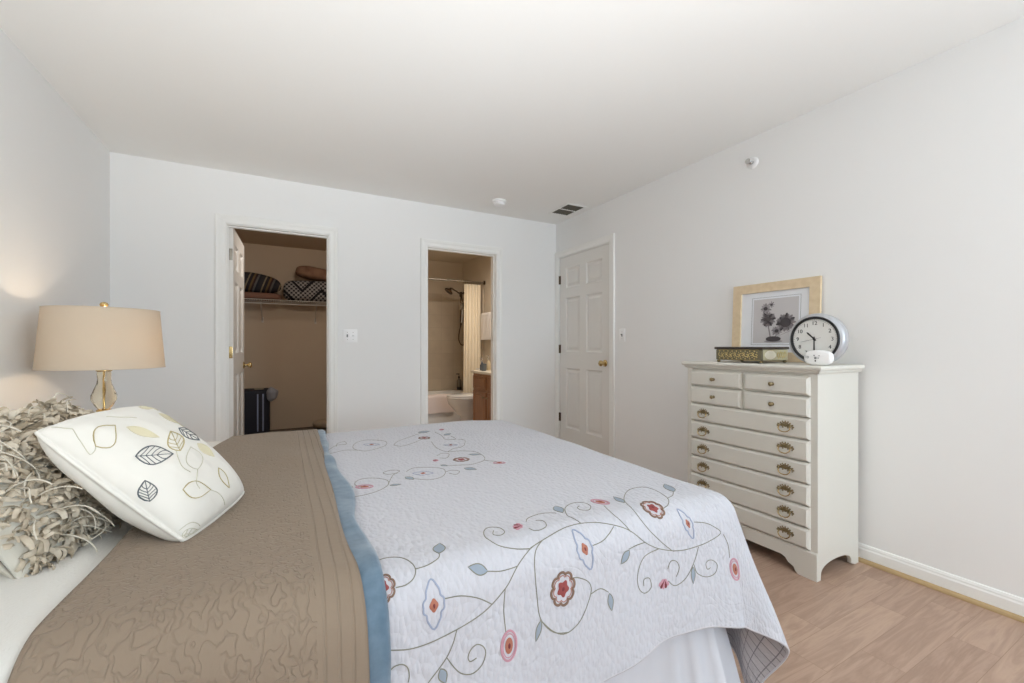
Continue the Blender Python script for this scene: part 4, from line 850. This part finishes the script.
def daisy(cy, cz, R, n, mp, mc, d, rc=.35):
    for i in range(n): petal(cy, cz, 2*PI*i/n+random.uniform(-.12, .12), R*random.uniform(.85, 1.08), R*.19, mp if i % 3 else mc, d)
    b.prism([(cy+R*rc*math.cos(2*PI*i/14), cz+R*rc*.9*math.sin(2*PI*i/14)) for i in range(14)], lambda y, z, k: fpt(y, z, k), .0024, d+.0008, 0)
# photo: left in the picture is +Y
daisy(1.5715, 1.338, .036, 11, 2, 1, .0032); daisy(1.5365, 1.360, .022, 8, 2, 1, .0030); 
daisy(1.5545, 1.272, .048, 18, 1, 0, .0036); daisy(1.4515, 1.248, .056, 22, 1, 0, .0038, .55); daisy(1.5015, 1.20, .032, 14, 2, 1, .0030)
for (y0_, z0_, y1_, z1_, w_) in ((1.5545, 1.24, 1.5365, 1.15, .008), (1.47, 1.21, 1.5245, 1.15, .007), (1.42, 1.20, 1.5125, 1.16, .005)):
    b.prism([(y0_-w_/2, z0_), (y0_+w_/2, z0_), (y1_+w_/2, z1_), (y1_-w_/2, z1_)], lambda y, z, k: fpt(y, z, k), .0024, .0029, 1)
b.prism([(1.5215+.045*math.cos(2*PI*i/20), 1.152+.016*math.sin(2*PI*i/20)) for i in range(20)], lambda y, z, k: fpt(y, z, k), .0024, .0034, 0)
b.prism([(1.5215+.055*math.cos(2*PI*i/20), 1.138+.008*math.sin(2*PI*i/20)) for i in range(20)], lambda y, z, k: fpt(y, z, k), .0024, .0030, 2)
b.build('flower_print', [INK1, INK2, INK3], ph)

# decorative box
bx0, bx1, by0, by1 = 2.285, 2.530, 1.392, 1.672
bxz = DT
bo = thing('decorative_box', ((bx0+bx1)/2, (by0+by1)/2, bxz), 'low olive box with gilded scrollwork and dark lid on the dresser', 'box')
b = MB()
b.box(bx0, bx1, by0, by1, bxz+.014, bxz+.076, .008, seg=3); b.build('body', BOXD, bo, 40)
box('lit_side_face', bx0+.010, bx1-.006, by0-.0015, by0+.004, bxz+.016, bxz+.075, BOXL, bo, .001)  # paler olive paints in the window light on this face
MB().box(bx0-.006, bx1+.004, by0-.006, by1+.006, bxz+.076, bxz+.090, .004).build('lid', BOXTOP, bo, 40)
for x in (bx0+.012, bx1-.012):
    for y in (by0+.012, by1-.012): MB().lathe([(.006, 0), (.011, .005), (.010, .010), (.006, .0145)], (x, y, bxz), 'z', 12).build('foot', BRASS, bo, 50)
b = MB()
for i in range(9):
    y = by0+.035+i*(by1-by0-.07)/8; s = 1 if i % 2 else -1; zc = bxz+.045
    b.tube([(bx0-.0006, y+.016*math.cos(a)*(1-.06*k), zc+s*.015*math.sin(a)*(1-.075*k)) for k, a in enumerate(np.linspace(-1.0, 5.2, 13))], .0026, 6, flat=.5)
    for q in (-1, 1):
        b.lathe([(.0045, .0), (.003, -.002)], (bx0, y+.008, zc+q*.021), 'x', 8); b.lathe([(.0035, 0), (.002, -.002)], (bx0, y-.006, zc+q*.013), 'x', 8)
for q in (-1, 1):
    b.box(bx0-.0012, bx0+.002, by0+.018, by1-.018, bxz+.045+q*.028-.001, bxz+.045+q*.028+.001)
b.build('gilded_scrollwork', GILT, bo, 60)
b = MB(); b.prism([(bx0+.072+.050*math.cos(2*PI*i/32), bxz+.045+.024*math.sin(2*PI*i/32)) for i in range(32)], lambda x, z, d: (x, by0-d, z), .001, .004)
b.build('ivory_cartouche', IVORY, bo)
b = MB()
for i in range(4):
    x = bx0+.150+i*.020; b.tube([(x+.011*math.cos(a), by0-.0025, bxz+.045+(.014 if i % 2 else -.014)*math.sin(a)) for a in np.linspace(-.8, 4.6, 11)], .0024, 6)
    b.lathe([(.004, 0), (.002, -.002)], (x, by0-.001, bxz+.045+(.02 if i % 2 else -.02)), 'y', 8)
b.build('side_scrollwork', GILT, bo, 60)

# round wall clock standing on the dresser
CLY, CLZ, CLX = 1.152, DT+.1285, 2.320
ck = thing('round_clock', (CLX+.03, CLY, DT), 'round silver clock with black bezel reading half past ten on the dresser', 'clock')
cc = (0, CLY, CLZ)
MB().lathe([(.120, CLX+.060), (.1265, CLX+.050), (.1285, CLX+.020), (.1255, CLX+.008), (.116, CLX+.000), (.110, CLX-.001), (.109, CLX+.006)], cc, 'x', 64).build('housing', SILVER, ck, 50)
MB().lathe([(.1115, CLX+.004), (.1125, CLX-.002), (.109, CLX-.006), (.101, CLX-.004), (.099, CLX+.004)], cc, 'x', 64, cap=False).build('bezel', BLACK, ck, 50)
MB().lathe([(.1015, CLX+.0045), (.1015, CLX+.0025)], cc, 'x', 64).build('dial', DIAL, ck)
def text_obj(body, size, loc, m, parent, name, ext=.0006):
    cu = bpy.data.curves.new(name, 'FONT'); cu.body = body; cu.size = size; cu.align_x = 'CENTER'; cu.align_y = 'CENTER'; cu.extrude = ext
    o = bpy.data.objects.new(name, cu); COL.objects.link(o)
    dg = bpy.context.evaluated_depsgraph_get(); me = bpy.data.meshes.new_from_object(o.evaluated_get(dg)); bpy.data.objects.remove(o)
    R = Matrix(((0, 0, -1), (-1, 0, 0), (0, 1, 0)))
    vs = [Vector(loc)+R @ v.co for v in me.vertices]; fs = [tuple(p.vertices) for p in me.polygons]; bpy.data.meshes.remove(me)
    b = MB(); b.add(vs, fs); return b.build(name, m, parent)
fxk = CLX+.002
for k in range(12):
    a = PI/2-2*PI*(k+1)/12; text_obj(str(k+1), .026, (fxk, CLY-.078*math.cos(a), CLZ+.078*math.sin(a)), BLACK, ck, 'numeral')
b = MB()
for k in range(60):
    a = 2*PI*k/60; p0 = (CLY+.093*math.cos(a), CLZ+.093*math.sin(a)); e = .0006 if k % 5 else .0012; L = .004
    u = (math.cos(a), math.sin(a)); v_ = (-u[1], u[0])
    b.prism([(p0[0]+v_[0]*e, p0[1]+v_[1]*e), (p0[0]-v_[0]*e, p0[1]-v_[1]*e), (p0[0]+u[0]*L-v_[0]*e, p0[1]+u[1]*L-v_[1]*e), (p0[0]+u[0]*L+v_[0]*e, p0[1]+u[1]*L+v_[1]*e)], lambda y, z, d: (d, y, z), fxk, fxk-.0008)
b.build('minute_track', GREYM, ck)
def hand(name, ang, L, tail, w, x, m):
    # ang: clockwise from 12; on screen right is -Y
    u = (-math.sin(ang), math.cos(ang)); v_ = (-u[1], u[0])
    P = [(-tail, -w*.8), (L*.85, -w), (L, 0), (L*.85, w), (-tail, w*.8)]
    b = MB(); b.prism([(CLY+u[0]*s+v_[0]*q, CLZ+u[1]*s+v_[1]*q) for s, q in P], lambda y, z, d: (d, y, z), x, x-.0012)
    return b.build(name, m, ck)
hand('hour_hand', math.radians(315), .050, .010, .0036, fxk-.0015, BLACK); hand('minute_hand', math.radians(180), .074, .012, .0030, fxk-.0032, BLACK)
hand('second_hand', math.radians(257), .072, .032, .0008, fxk-.005, GREYM)
MB().lathe([(.005, fxk), (.005, fxk-.007), (.002, fxk-.008)], cc, 'x', 16).build('hand_hub', BLACK, ck, 50)
# small white alarm clock in front
AY, AX = 1.117, 2.282
al = thing('alarm_clock', (AX, AY, DT), 'small white oval alarm clock in front of the round clock', 'clock')
def sup(n, w, h, e): return [(w*np.sign(math.cos(a))*abs(math.cos(a))**e, h*np.sign(math.sin(a))*abs(math.sin(a))**e) for a in [2*PI*i/n for i in range(n)]]
b = MB(); ky, kz = .062, .037; zc = DT+.0375
rings = [(AX+.024, .86), (AX+.020, .96), (AX+.008, 1.0), (AX-.002, .98), (AX-.008, .90), (AX-.010, .80)]
for i, (x, s) in enumerate(rings):
    b.v += [(x, AY+y*s, zc+z*s) for y, z in sup(40, ky, kz, .7)]
    if i:
        for j in range(40): k = (i-1)*40; b.f.append((k+j, k+(j+1) % 40, k+40+(j+1) % 40, k+40+j)); b.m.append(0)
b.f += [tuple(range(40)), tuple(range(len(b.v)-40, len(b.v)))]; b.m += [0, 0]
b.build('body', WHITEP, al, 50)
text_obj('10', .017, (AX-.0102, AY+.044, zc+.002), GREYM, al, 'marking')
for (y, z, r, m) in ((.012, .011, .0035, GREYM), (.006, -.001, .006, GREYM), (.006, -.015, .0035, BLACK), (-.010, .010, .0025, GREYM), (-.006, -.001, .003, GREYM)):
    MB().lathe([(r, AX-.009), (r, AX-.0112), (r*.6, AX-.012)], (0, AY+y, zc+z), 'x', 12).build('button', m, al, 50)

# ---------------------------------------------------------------- closet
CYW = 6.48; SHZ = 1.690
ws = thing('wire_shelf', (.1, CYW, SHZ), 'white wire shelf with braces across the back of the closet', 'shelf')
WIRE = mat('white_wire', (214,208,200), .4)
b = MB(); sy0 = CYW-.40
for (y, z, r) in ((sy0, SHZ-.004, .004), (sy0, SHZ-.052, .005), (sy0+.2, SHZ-.008, .004), (CYW-.01, SHZ-.008, .004)): b.tube([(-.80, y, z), (.95, y, z)], r, 8)
for i in range(68):
    x = -.785+i*.0255; b.tube([(x, CYW-.004, SHZ), (x, sy0-.003, SHZ), (x, sy0-.004, SHZ-.052)], .0018, 5)
b.build('deck', WIRE, ws, 40)
for x in (-.235, .395):
    b = MB(); b.tube([(x, sy0+.01, SHZ-.03), (x+.01, CYW-.012, SHZ-.24)], .006, 8); b.box(x-.002, x+.022, CYW-.012, CYW, SHZ-.27, SHZ-.20, .002)
    b.build('brace', WIRE, ws, 40)
def soft(name, c, ax, ay, az, m, label, cat, group=None, e=3.0, rot=0, wob=.04, seed=0, uvs=False):
    """a soft folded or stuffed shape: superellipsoid with crumple"""
    n1, n2 = 40, 20; rg = np.random.RandomState(seed); V = []; ph = rg.uniform(0, 6, 6)
    f = lambda v: np.sign(v)*abs(v)**(2/e)
    for i in range(n2+1):
        la = -PI/2+PI*i/n2
        for j in range(n1):
            lo = 2*PI*j/n1; x = f(math.cos(la))*f(math.cos(lo)); y = f(math.cos(la))*f(math.sin(lo)); z = f(math.sin(la))
            w = 1+wob*(math.sin(3*lo+ph[0])*math.cos(2*la+ph[1])+.5*math.sin(7*lo+ph[2])+.6*math.sin(5*la+ph[3]))
            X, Y, Z = ax*x*w, ay*y*w, az*z*(1+wob*math.sin(4*x+ph[4]))
            V.append((c[0]+X*math.cos(rot)-Z*math.sin(rot), c[1]+Y, c[2]+X*math.sin(rot)+Z*math.cos(rot)))
    F = [(i*n1+j, i*n1+(j+1) % n1, (i+1)*n1+(j+1) % n1, (i+1)*n1+j) for i in range(n2) for j in range(n1)]
    b = MB(); b.add(V, F); return tag(b.build(name, m, None, 80), label, cat, group)
def pattern_mat(name, kind):
    m = mat(name, (60,56,54), .95, spec=.05); v = coords(m, 'Object'); sep = nd(m, 'ShaderNodeSeparateXYZ'); lk(m, v, sep.inputs[0])
    r = nd(m, 'ShaderNodeValToRGB'); cr_ = r.color_ramp; cr_.interpolation = 'CONSTANT'
    if kind == 'stripe':
        s = math_n(m, 'FRACT', math_n(m, 'MULTIPLY', math_n(m, 'ADD', sep.outputs[0], math_n(m, 'MULTIPLY', sep.outputs[2], -.35)), 5.5))
        cols = [(0, (58,56,58)), (.22, (134,122,102)), (.32, (54,50,52)), (.5, (112,92,64)), (.62, (66,50,48)), (.74, (100,98,96)), (.86, (50,50,56))]
    else:
        a = math_n(m, 'PINGPONG', math_n(m, 'MULTIPLY', sep.outputs[0], 2.2), .5); z = math_n(m, 'MULTIPLY', sep.outputs[2], 2.0)
        s = math_n(m, 'FRACT', math_n(m, 'MULTIPLY', math_n(m, 'ADD', a, z), 2.2))
        s2 = math_n(m, 'PINGPONG', math_n(m, 'MULTIPLY', math_n(m, 'SUBTRACT', sep.outputs[0], sep.outputs[2]), 19), .5); s3 = math_n(m, 'PINGPONG', math_n(m, 'MULTIPLY', math_n(m, 'ADD', sep.outputs[0], sep.outputs[2]), 19), .5)
        dots = math_n(m, 'GREATER_THAN', math_n(m, 'ADD', s2, s3), .48)
        s = math_n(m, 'MULTIPLY', math_n(m, 'GREATER_THAN', s, .18), math_n(m, 'ADD', math_n(m, 'MULTIPLY', dots, .5), .3))
        cols = [(0, (36,36,40)), (.25, (56,56,60)), (.6, (158,154,150))]
    while len(cr_.elements) < len(cols): cr_.elements.new(1)
    for e, (p_, c_) in zip(cr_.elements, cols): e.position = p_; e.color = lin(c_)+(1,)
    lk(m, s, r.inputs[0]); lk(m, r.outputs[0], bsdf(m).inputs['Base Color']); return m
soft('folded_blanket', (-.33, 6.27, SHZ+.045), .32, .17, .043, mat('terracotta_cloth', (128,94,78), .95), 'folded terracotta blanket on the closet shelf under the striped cushion', 'blanket', e=5, wob=.015, seed=1)
soft('striped_cushion', (-.300, 6.26, SHZ+.212), .285, .14, .122, pattern_mat('stripe_cloth', 'stripe'), 'dark striped cushion on the closet shelf atop the terracotta blanket', 'cushion', e=2.5, rot=-.10, wob=.03, seed=2)
soft('patterned_pillow', (.325, 6.25, SHZ+.142), .315, .16, .138, pattern_mat('zigzag_cloth', 'zig'), 'black and white zigzag patterned pillow on the closet shelf', 'pillow', e=3.6, rot=.03, wob=.02, seed=3)
soft('peach_cushion', (.42, 6.25, SHZ+.378), .275, .13, .085, mottled(mat('peach_cloth', (138,104,82), .95), (118,86,66), (152,118,94), 9), 'rust peach cushion on top of the zigzag patterned pillow', 'cushion', e=2.6, rot=-.12, wob=.04, seed=4)
su = thing('suitcase', (-.32, 6.22, 0), 'navy black upright suitcase with two pale stripes on closet floor', 'suitcase')
NAVY = mat('navy_nylon', (30,32,44), .7)
MB().box(-.56, -.135, 6.06, 6.36, .03, .575, .035, seg=4).build('body', NAVY, su, 60)
for x in (-.262, -.205): MB().box(x-.008, x+.008, 6.048, 6.064, .07, .525, .004).build('stripe', mat('pale_webbing', (150,160,186), .8), su, 40)
MB().box(-.30, -.20, 6.10, 6.16, .574, .592, .006).build('handle', mat('grey_grip', (150,138,118), .7), su, 60)
for x in (-.5, -.2):
    for y in (6.1, 6.32): MB().lathe([(.028, -.012), (.030, -.008), (.030, .008), (.028, .012)], (x, y, .030), 'x', 16).build('wheel', BLACK, su, 40)
soft('plastic_bag', (-.110, 6.02, .520), .062, .05, .085, mat('grey_film', (150,152,160), .35), 'crumpled grey plastic bag on the corner of the navy suitcase', 'bag', e=2.0, wob=.10, seed=5)
soft('folded_towel', (.50, 6.30, .062), .14, .12, .055, mat('beige_cloth', (170,152,130), .95), 'small beige cloth bundle on the closet floor by the back wall', 'towel', e=3, wob=.04, seed=6)

# ---------------------------------------------------------------- bathroom
TY0, TY1 = 5.62, 6.400
tub = thing('bathtub', (1.84, 6.0, 0), 'white bathtub along the back of the bathroom', 'bathtub')
def tubmesh():
    b = MB(); x0, x1 = 1.055, 2.543; zt = .42
    b.box(x0, x1, TY0, TY0+.02, 0, zt-.015, .004)
    def rr(ix, iy, z, n=48, e=.35):
        cx, cy = (x0+x1)/2, (TY0+TY1)/2; return [(cx+((x1-x0)/2-ix)*np.sign(math.cos(a))*abs(math.cos(a))**e, cy+((TY1-TY0)/2-iy)*np.sign(math.sin(a))*abs(math.sin(a))**e, z) for a in [2*PI*i/n for i in range(n)]]
    R = [rr(0, 0, zt-.03, e=.05), rr(0, 0, zt-.006, e=.05), rr(.006, .006, zt, e=.06), rr(.07, .075, zt, e=.3), rr(.085, .085, zt-.012), rr(.12, .11, .15), rr(.18, .16, .09), rr(.4, .3, .08)]
    n = 48
    for i, r in enumerate(R):
        b.v += r
        if i:
            k = len(b.v)-2*n
            for j in range(n): b.f.append((k+j, k+(j+1) % n, k+n+(j+1) % n, k+n+j)); b.m.append(0)
    b.f.append(tuple(range(len(b.v)-n, len(b.v)))); b.m.append(0)
    return b.build('tub_shell', PORC, tub, 50)
tubmesh()
# shower fittings on the end wall
sh_ = thing('shower_set', (BXR-.015, 6.04, 1.95), 'bronze shower head with hand shower and looping hose over the tub', 'shower')
sxw = BXR-.0145
b = MB(); b.lathe([(.030, 0), (.030, -.006), (.012, -.012)], (sxw, 6.04, 1.90), 'x', 20); b.tube(cr([(sxw, 6.04, 1.90), (sxw-.08, 6.04, 1.93), (sxw-.17, 6.04, 1.90), (sxw-.24, 6.04, 1.935), (sxw-.32, 6.04, 1.975)], 6), .011, 10); b.build('arm', BRONZE, sh_, 50)
b = MB(); V = [(.012, 0), (.018, -.02), (.050, -.045), (.068, -.060), (.066, -.072)]
b.lathe(V, (0, 0, 0), 'z', 24); q = Matrix.Rotation(math.radians(38), 3, 'Y'); b.v = [tuple(Vector((sxw-.325, 6.04, 1.978))+q @ Vector(v)) for v in b.v]; b.build('shower_head', BRONZE, sh_, 50)
MB().lathe([(.006, 1.93), (.022, 1.925), (.022, 1.86), (.010, 1.85)], (sxw-.17, 6.04, 0), 'z', 20).build('diverter', BRONZE, sh_, 50)
MB().tube([(sxw-.175, 6.04, 1.40), (sxw-.170, 6.04, 1.86)], .009, 10).build('hanger_bar', BRONZE, sh_, 50)
b = MB(); b.tube([(sxw-.165, 6.02, 1.46), (sxw-.150, 6.01, 1.66)], [.014, .020], 12); b.lathe([(.020, .0), (.050, -.012), (.050, -.035), (.02, -.042)], (sxw-.150, 6.01, 1.71), 'x', 20); b.build('hand_shower', CHROME, sh_, 50)
b = MB(); b.tube(cr([(sxw-.165, 6.02, 1.46), (sxw-.200, 6.02, 1.34), (sxw-.210, 6.02, 1.21), (sxw-.165, 6.02, 1.13), (sxw-.100, 6.02, 1.17), (sxw-.085, 6.02, 1.36), (sxw-.10, 6.03, 1.62), (sxw-.16, 6.04, 1.86)], 7), .008, 8); b.build('hose', BRONZE, sh_, 60)
rd = thing('curtain_rod', (1.84, 5.585, 2.02), 'bronze curtain rod across the bathtub', 'curtain rod')
MB().tube([(1.05, 5.585, 2.02), (BXR, 5.585, 2.02)], .012, 12).build('pole', NICKEL, rd, 50)
for x, s in ((1.05, 1), (BXR, -1)): MB().lathe([(.03, 0), (.03, s*.01), (.016, s*.02)], (x, 5.585, 2.02), 'x', 20).build('end_flange', BRONZE, rd, 40)
cu = thing('shower_curtain', (2.45, 5.585, 2.0), 'cream shower curtain gathered at the right end of the rod', 'curtain')
uu = np.linspace(0, 1, 120); V = []; Z = np.linspace(1.985, .14, 26)
for z in Z:
    f = (1.985-z)/1.845; am = .017+.008*f; x = 2.250-.020*f+(.245+.015*f)*uu; y = 5.585+am*np.sin(uu*2*PI*5.5+.5*np.sin(uu*7))
    y = y-.002
    V.append(np.column_stack([x, y, np.full(120, z)]))
n = 120; b = MB(); b.add(np.concatenate(V), [(i*n+j, i*n+j+1, (i+1)*n+j+1, (i+1)*n+j) for i in range(25) for j in range(n-1)]); o = b.build('cloth', CURTAIN, cu, 80)
for k in range(8):
    x = 2.262+k*.032; MB().tube([(x, 5.585+.019*math.cos(a), 2.012+.022*math.sin(a)) for a in np.linspace(0, 2*PI, 17)[:-1]], .0025, 6, closed=True).build('ring', BRONZE, cu, 50)
# bath mat over the tub rim
def hang_over(name, x0, x1, yo, prof, m, label, cat, amp=.006):
    X = np.linspace(x0, x1, 40); P = np.array(cr(prof, 8)); V = []
    for i, x in enumerate(X):
        for (y, z) in P: V.append((x+.004*math.sin(z*40), y+amp*math.sin(x*30+z*9), z+.004*math.sin(x*24)))
    n = len(P); V = np.array(V); D = np.zeros_like(V); b = MB()
    T = np.gradient(P, axis=0); T /= np.linalg.norm(T, axis=1)[:, None]; N = np.stack([-T[:, 1], T[:, 0]], -1)
    off = np.tile(np.column_stack([np.zeros(n), N]), (len(X), 1))*.012
    F = [(i*n+j, (i+1)*n+j, (i+1)*n+j+1, i*n+j+1) for i in range(len(X)-1) for j in range(n-1)]
    k = len(V); FB = [tuple(k+q for q in f[::-1]) for f in F]
    R = [(j, j+1, k+j+1, k+j) for j in range(n-1)]+[((len(X)-1)*n+j+1, (len(X)-1)*n+j, k+(len(X)-1)*n+j, k+(len(X)-1)*n+j+1) for j in range(n-1)]
    R += [(i*n, k+i*n, k+(i+1)*n, (i+1)*n) for i in range(len(X)-1)]+[((i+1)*n-1, (i+2)*n-1, k+(i+2)*n-1, k+(i+1)*n-1) for i in range(len(X)-1)]
    b.add(np.concatenate([V+off, V]), F+FB+R); return tag(b.build(name, m, None, 80), label, cat)
hang_over('bath_mat', 1.62, 2.10, 0, [(TY0-.024, .20), (TY0-.020, .36), (TY0-.014, .422), (TY0+.02, .436), (TY0+.06, .434), (TY0+.100, .426), (TY0+.112, .40), (TY0+.125, .33)], mat('pink_terry', (224,210,204), .95, spec=.05), 'pale pink bath mat hanging over the bathtub rim', 'bath mat', amp=.0015)
hp = thing('shampoo_bottle', (2.52, 6.35, .42), 'clear pump bottle with dark cap on the bathtub corner', 'bottle')
MB().lathe([(.030, .42), (.032, .425), (.032, .56), (.024, .585), (.012, .60), (.012, .61)], (2.462, 6.34, 0), 'z', 24).build('body', mat('smoky_plastic', (120,112,100), .2), hp, 50)
MB().lathe([(.033, .422), (.033, .47)], (2.462, 6.34, 0), 'z', 24).build('label_band', BLACK, hp, 50)
b = MB().lathe([(.015, .61), (.015, .635), (.005, .64), (.005, .67)], (2.462, 6.34, 0), 'z', 16); b.box(2.417, 2.47, 6.332, 6.348, .665, .68, .003); b.build('pump', BLACK, hp, 50)
# toilet facing left
to = thing('toilet', (2.25, 5.20, 0), 'white toilet with closed lid between vanity and bathtub', 'toilet')
TYC = 5.20
def egg(xf, xb, hw, z, n=36):
    out = []
    for i in range(n):
        a = 2*PI*i/n; c_, s_ = math.cos(a), math.sin(a); xm = xf+(xb-xf)*.55
        x = xm+(xb-xm)*c_ if c_ > 0 else xm+(xm-xf)*c_
        out.append((x, TYC+hw*np.sign(s_)*abs(s_)**.85, z))
    return out
def loft(b, R):
    n = len(R[0]); s = len(b.v)
    for i, r in enumerate(R):
        b.v += [tuple(p) for p in r]
        if i:
            k = s+(i-1)*n
            for j in range(n): b.f.append((k+j, k+(j+1) % n, k+n+(j+1) % n, k+n+j)); b.m.append(0)
    b.f += [tuple(range(s, s+n)), tuple(range(s+(len(R)-1)*n, s+len(R)*n))]; b.m += [0, 0]
b = MB(); loft(b, [egg(2.03, 2.48, .105, 0.0040), egg(2.03, 2.48, .10, 0.0651), egg(2.04, 2.46, .092, 0.1953), egg(1.96, 2.46, .125, 0.2821), egg(1.89, 2.44, .165, 0.3580), egg(1.868, 2.42, .182, 0.4177), egg(1.866, 2.42, .184, 0.4340)]); b.build('bowl', PORC, to, 60)
b = MB(); loft(b, [egg(1.866, 2.40, .186, 0.4362), egg(1.860, 2.40, .190, 0.4427), egg(1.860, 2.40, .190, 0.4514), egg(1.866, 2.40, .186, 0.4568)]); b.build('seat', PORC, to, 60)
b = MB(); loft(b, [egg(1.868, 2.40, .184, 0.4584), egg(1.862, 2.40, .188, 0.4644), egg(1.864, 2.40, .186, 0.4752), egg(1.90, 2.38, .16, 0.4828)]); b.build('lid', PORC, to, 60)
MB().box(2.36, 2.545, TYC-.22, TYC+.22, .43, .77, .03, seg=3).build('tank', PORC, to, 60)
MB().box(2.35, 2.552, TYC-.23, TYC+.23, .772, .805, .012, seg=3).build('tank_lid', PORC, to, 60)
b = MB(); b.tube([(2.358, TYC+.15, .72), (2.345, TYC+.15, .72), (2.342, TYC+.09, .715)], .006, 8); b.build('flush_lever', CHROME, to, 50)
# vanity
VX0, VY0, VY1, VZ = 2.05, 4.02, 4.84, .815
va = thing('bathroom_vanity', (2.34, 4.43, 0), 'oak bathroom vanity cabinet with pale counter', 'vanity')
MB().box(VX0+.018, BXR-.002, VY0, VY1, .09, VZ-.03, .002).build('body', OAK, va, 40)
MB().box(VX0+.07, BXR-.002, VY0+.01, VY1-.01, 0, .09).build('toe_kick', OAK, va)
MB().box(VX0-.015, BXR-.001, VY0-.01, VY1+.018, VZ-.03, VZ, .006).build('counter', COUNTER, va, 40)
MB().box(BXR-.02, BXR-.0005, VY0-.01, VY1+.018, VZ, VZ+.09, .004).build('backsplash', COUNTER, va, 40)
def vpanel(name, y0, y1, z0, z1):
    bm = bmesh.new(); x = VX0
    V = [bm.verts.new(p_) for p_ in ((x, y0, z0), (x, y1, z0), (x, y1, z1), (x, y0, z1))]; B = [bm.verts.new((VX0+.018, v.co.y, v.co.z)) for v in V]
    f = bm.faces.new(V[::-1])
    for i in range(4): bm.faces.new((V[i], V[(i+1) % 4], B[(i+1) % 4], B[i]))
    bm.faces.new(B); bm.normal_update()
    if f.normal.x > 0: f.normal_flip()
    for th, dp in ((.045, 0), (.006, -.006), (.015, 0), (.012, .005)): bmesh.ops.inset_individual(bm, faces=[f], thickness=min(th, (z1-z0)*.16), depth=dp)
    return MB().bm(bm).build(name, OAK, va)
for y0, y1 in ((4.45, 4.81), (4.05, 4.41)):
    d = vpanel('door', y0, y1, .12, .575); MB().lathe([(.005, 0), (.005, -.014), (.013, -.02), (.008, -.028)], (VX0, y1-.03 if y0 < 4.4 else y0+.03, .52), 'x', 14).build('knob', BRASS, d, 50)
    vpanel('drawer', y0, y1, .605, .755)
for (x, y, h, r, m, lb, nm) in ((2.150, 4.76, .10, .028, mat('navy_glass', (62,72,90), .2), 'dark blue soap dispenser on the vanity counter corner', 'soap_dispenser'),
                            (2.235, 4.76, .13, .026, mat('amber_plastic', (196,180,150), .3), 'pale lotion bottle behind the dark blue soap dispenser', 'lotion_bottle'),
                            (2.125, 4.66, .085, .034, mat('slate_ceramic', (92,100,108), .3), 'slate ceramic cup in front of the soap dispenser', 'cup')):
    t = thing(nm, (x, y, VZ), lb, nm.split('_')[-1])
    if nm == 'cup': MB().lathe([(r*.85, 0), (r, .01), (r, h), (r*.9, h), (r*.88, .012), (.002, .010)], (x, y, VZ), 'z', 24, cap=False).build('body', m, t, 50)
    else:
        MB().lathe([(r*.9, 0), (r, .006), (r, h*.65), (r*.6, h*.82), (r*.35, h*.88), (r*.35, h)], (x, y, VZ), 'z', 24).build('body', m, t, 50)
        b = MB().lathe([(r*.42, h), (r*.42, h+.018), (.004, h+.022), (.004, h+.045)], (x, y, VZ), 'z', 14); b.box(x-.035, x+.006, y-.006, y+.006, VZ+h+.042, VZ+h+.052, .002); b.build('pump', CHROME, t, 50)
tr = thing('towel_bar', (BXR, 5.38, 1.55), 'chrome towel bar on the bathroom right wall', 'towel bar')
MB().tube([(BXR-.06, 5.14, 1.56), (BXR-.06, 5.60, 1.56)], .007, 10).build('bar', CHROME, tr, 50)
for y in (5.15, 5.59): MB().lathe([(.022, 0), (.022, -.006), (.010, -.010), (.010, -.066)], (BXR, y, 1.56), 'x', 16).build('bracket', CHROME, tr, 40)
def hang_towel():
    P = np.array(cr([(-.080, 1.20), (-.079, 1.40), (-.075, 1.545), (-.060, 1.572), (-.045, 1.545), (-.041, 1.40), (-.040, 1.26)], 6)); Y = np.linspace(5.21, 5.53, 30); n = len(P)
    V = np.array([(BXR+x-.003*math.sin(y*50+z*4)*(1 if x < -.06 else -.3), y, z) for y in Y for x, z in P]); b = MB()
    T = np.gradient(P, axis=0); T /= np.linalg.norm(T, axis=1)[:, None]; N = np.tile(np.column_stack([-T[:, 1], np.zeros(n), T[:, 0]]), (30, 1))*.005
    F = [(i*n+j, (i+1)*n+j, (i+1)*n+j+1, i*n+j+1) for i in range(29) for j in range(n-1)]; k = len(V)
    R = [(j, j+1, k+j+1, k+j) for j in range(n-1)]+[(29*n+j+1, 29*n+j, k+29*n+j, k+29*n+j+1) for j in range(n-1)]+[(i*n, k+i*n, k+(i+1)*n, (i+1)*n) for i in range(29)]+[((i+1)*n-1, (i+2)*n-1, k+(i+2)*n-1, k+(i+1)*n-1) for i in range(29)]
    b.add(np.concatenate([V, V+N]), F+[tuple(k+q for q in f[::-1]) for f in F]+R)
    return tag(b.build('hand_towel', TOWELW, None, 80), 'white hand towel hanging from the bathroom towel bar', 'towel')
hang_towel()
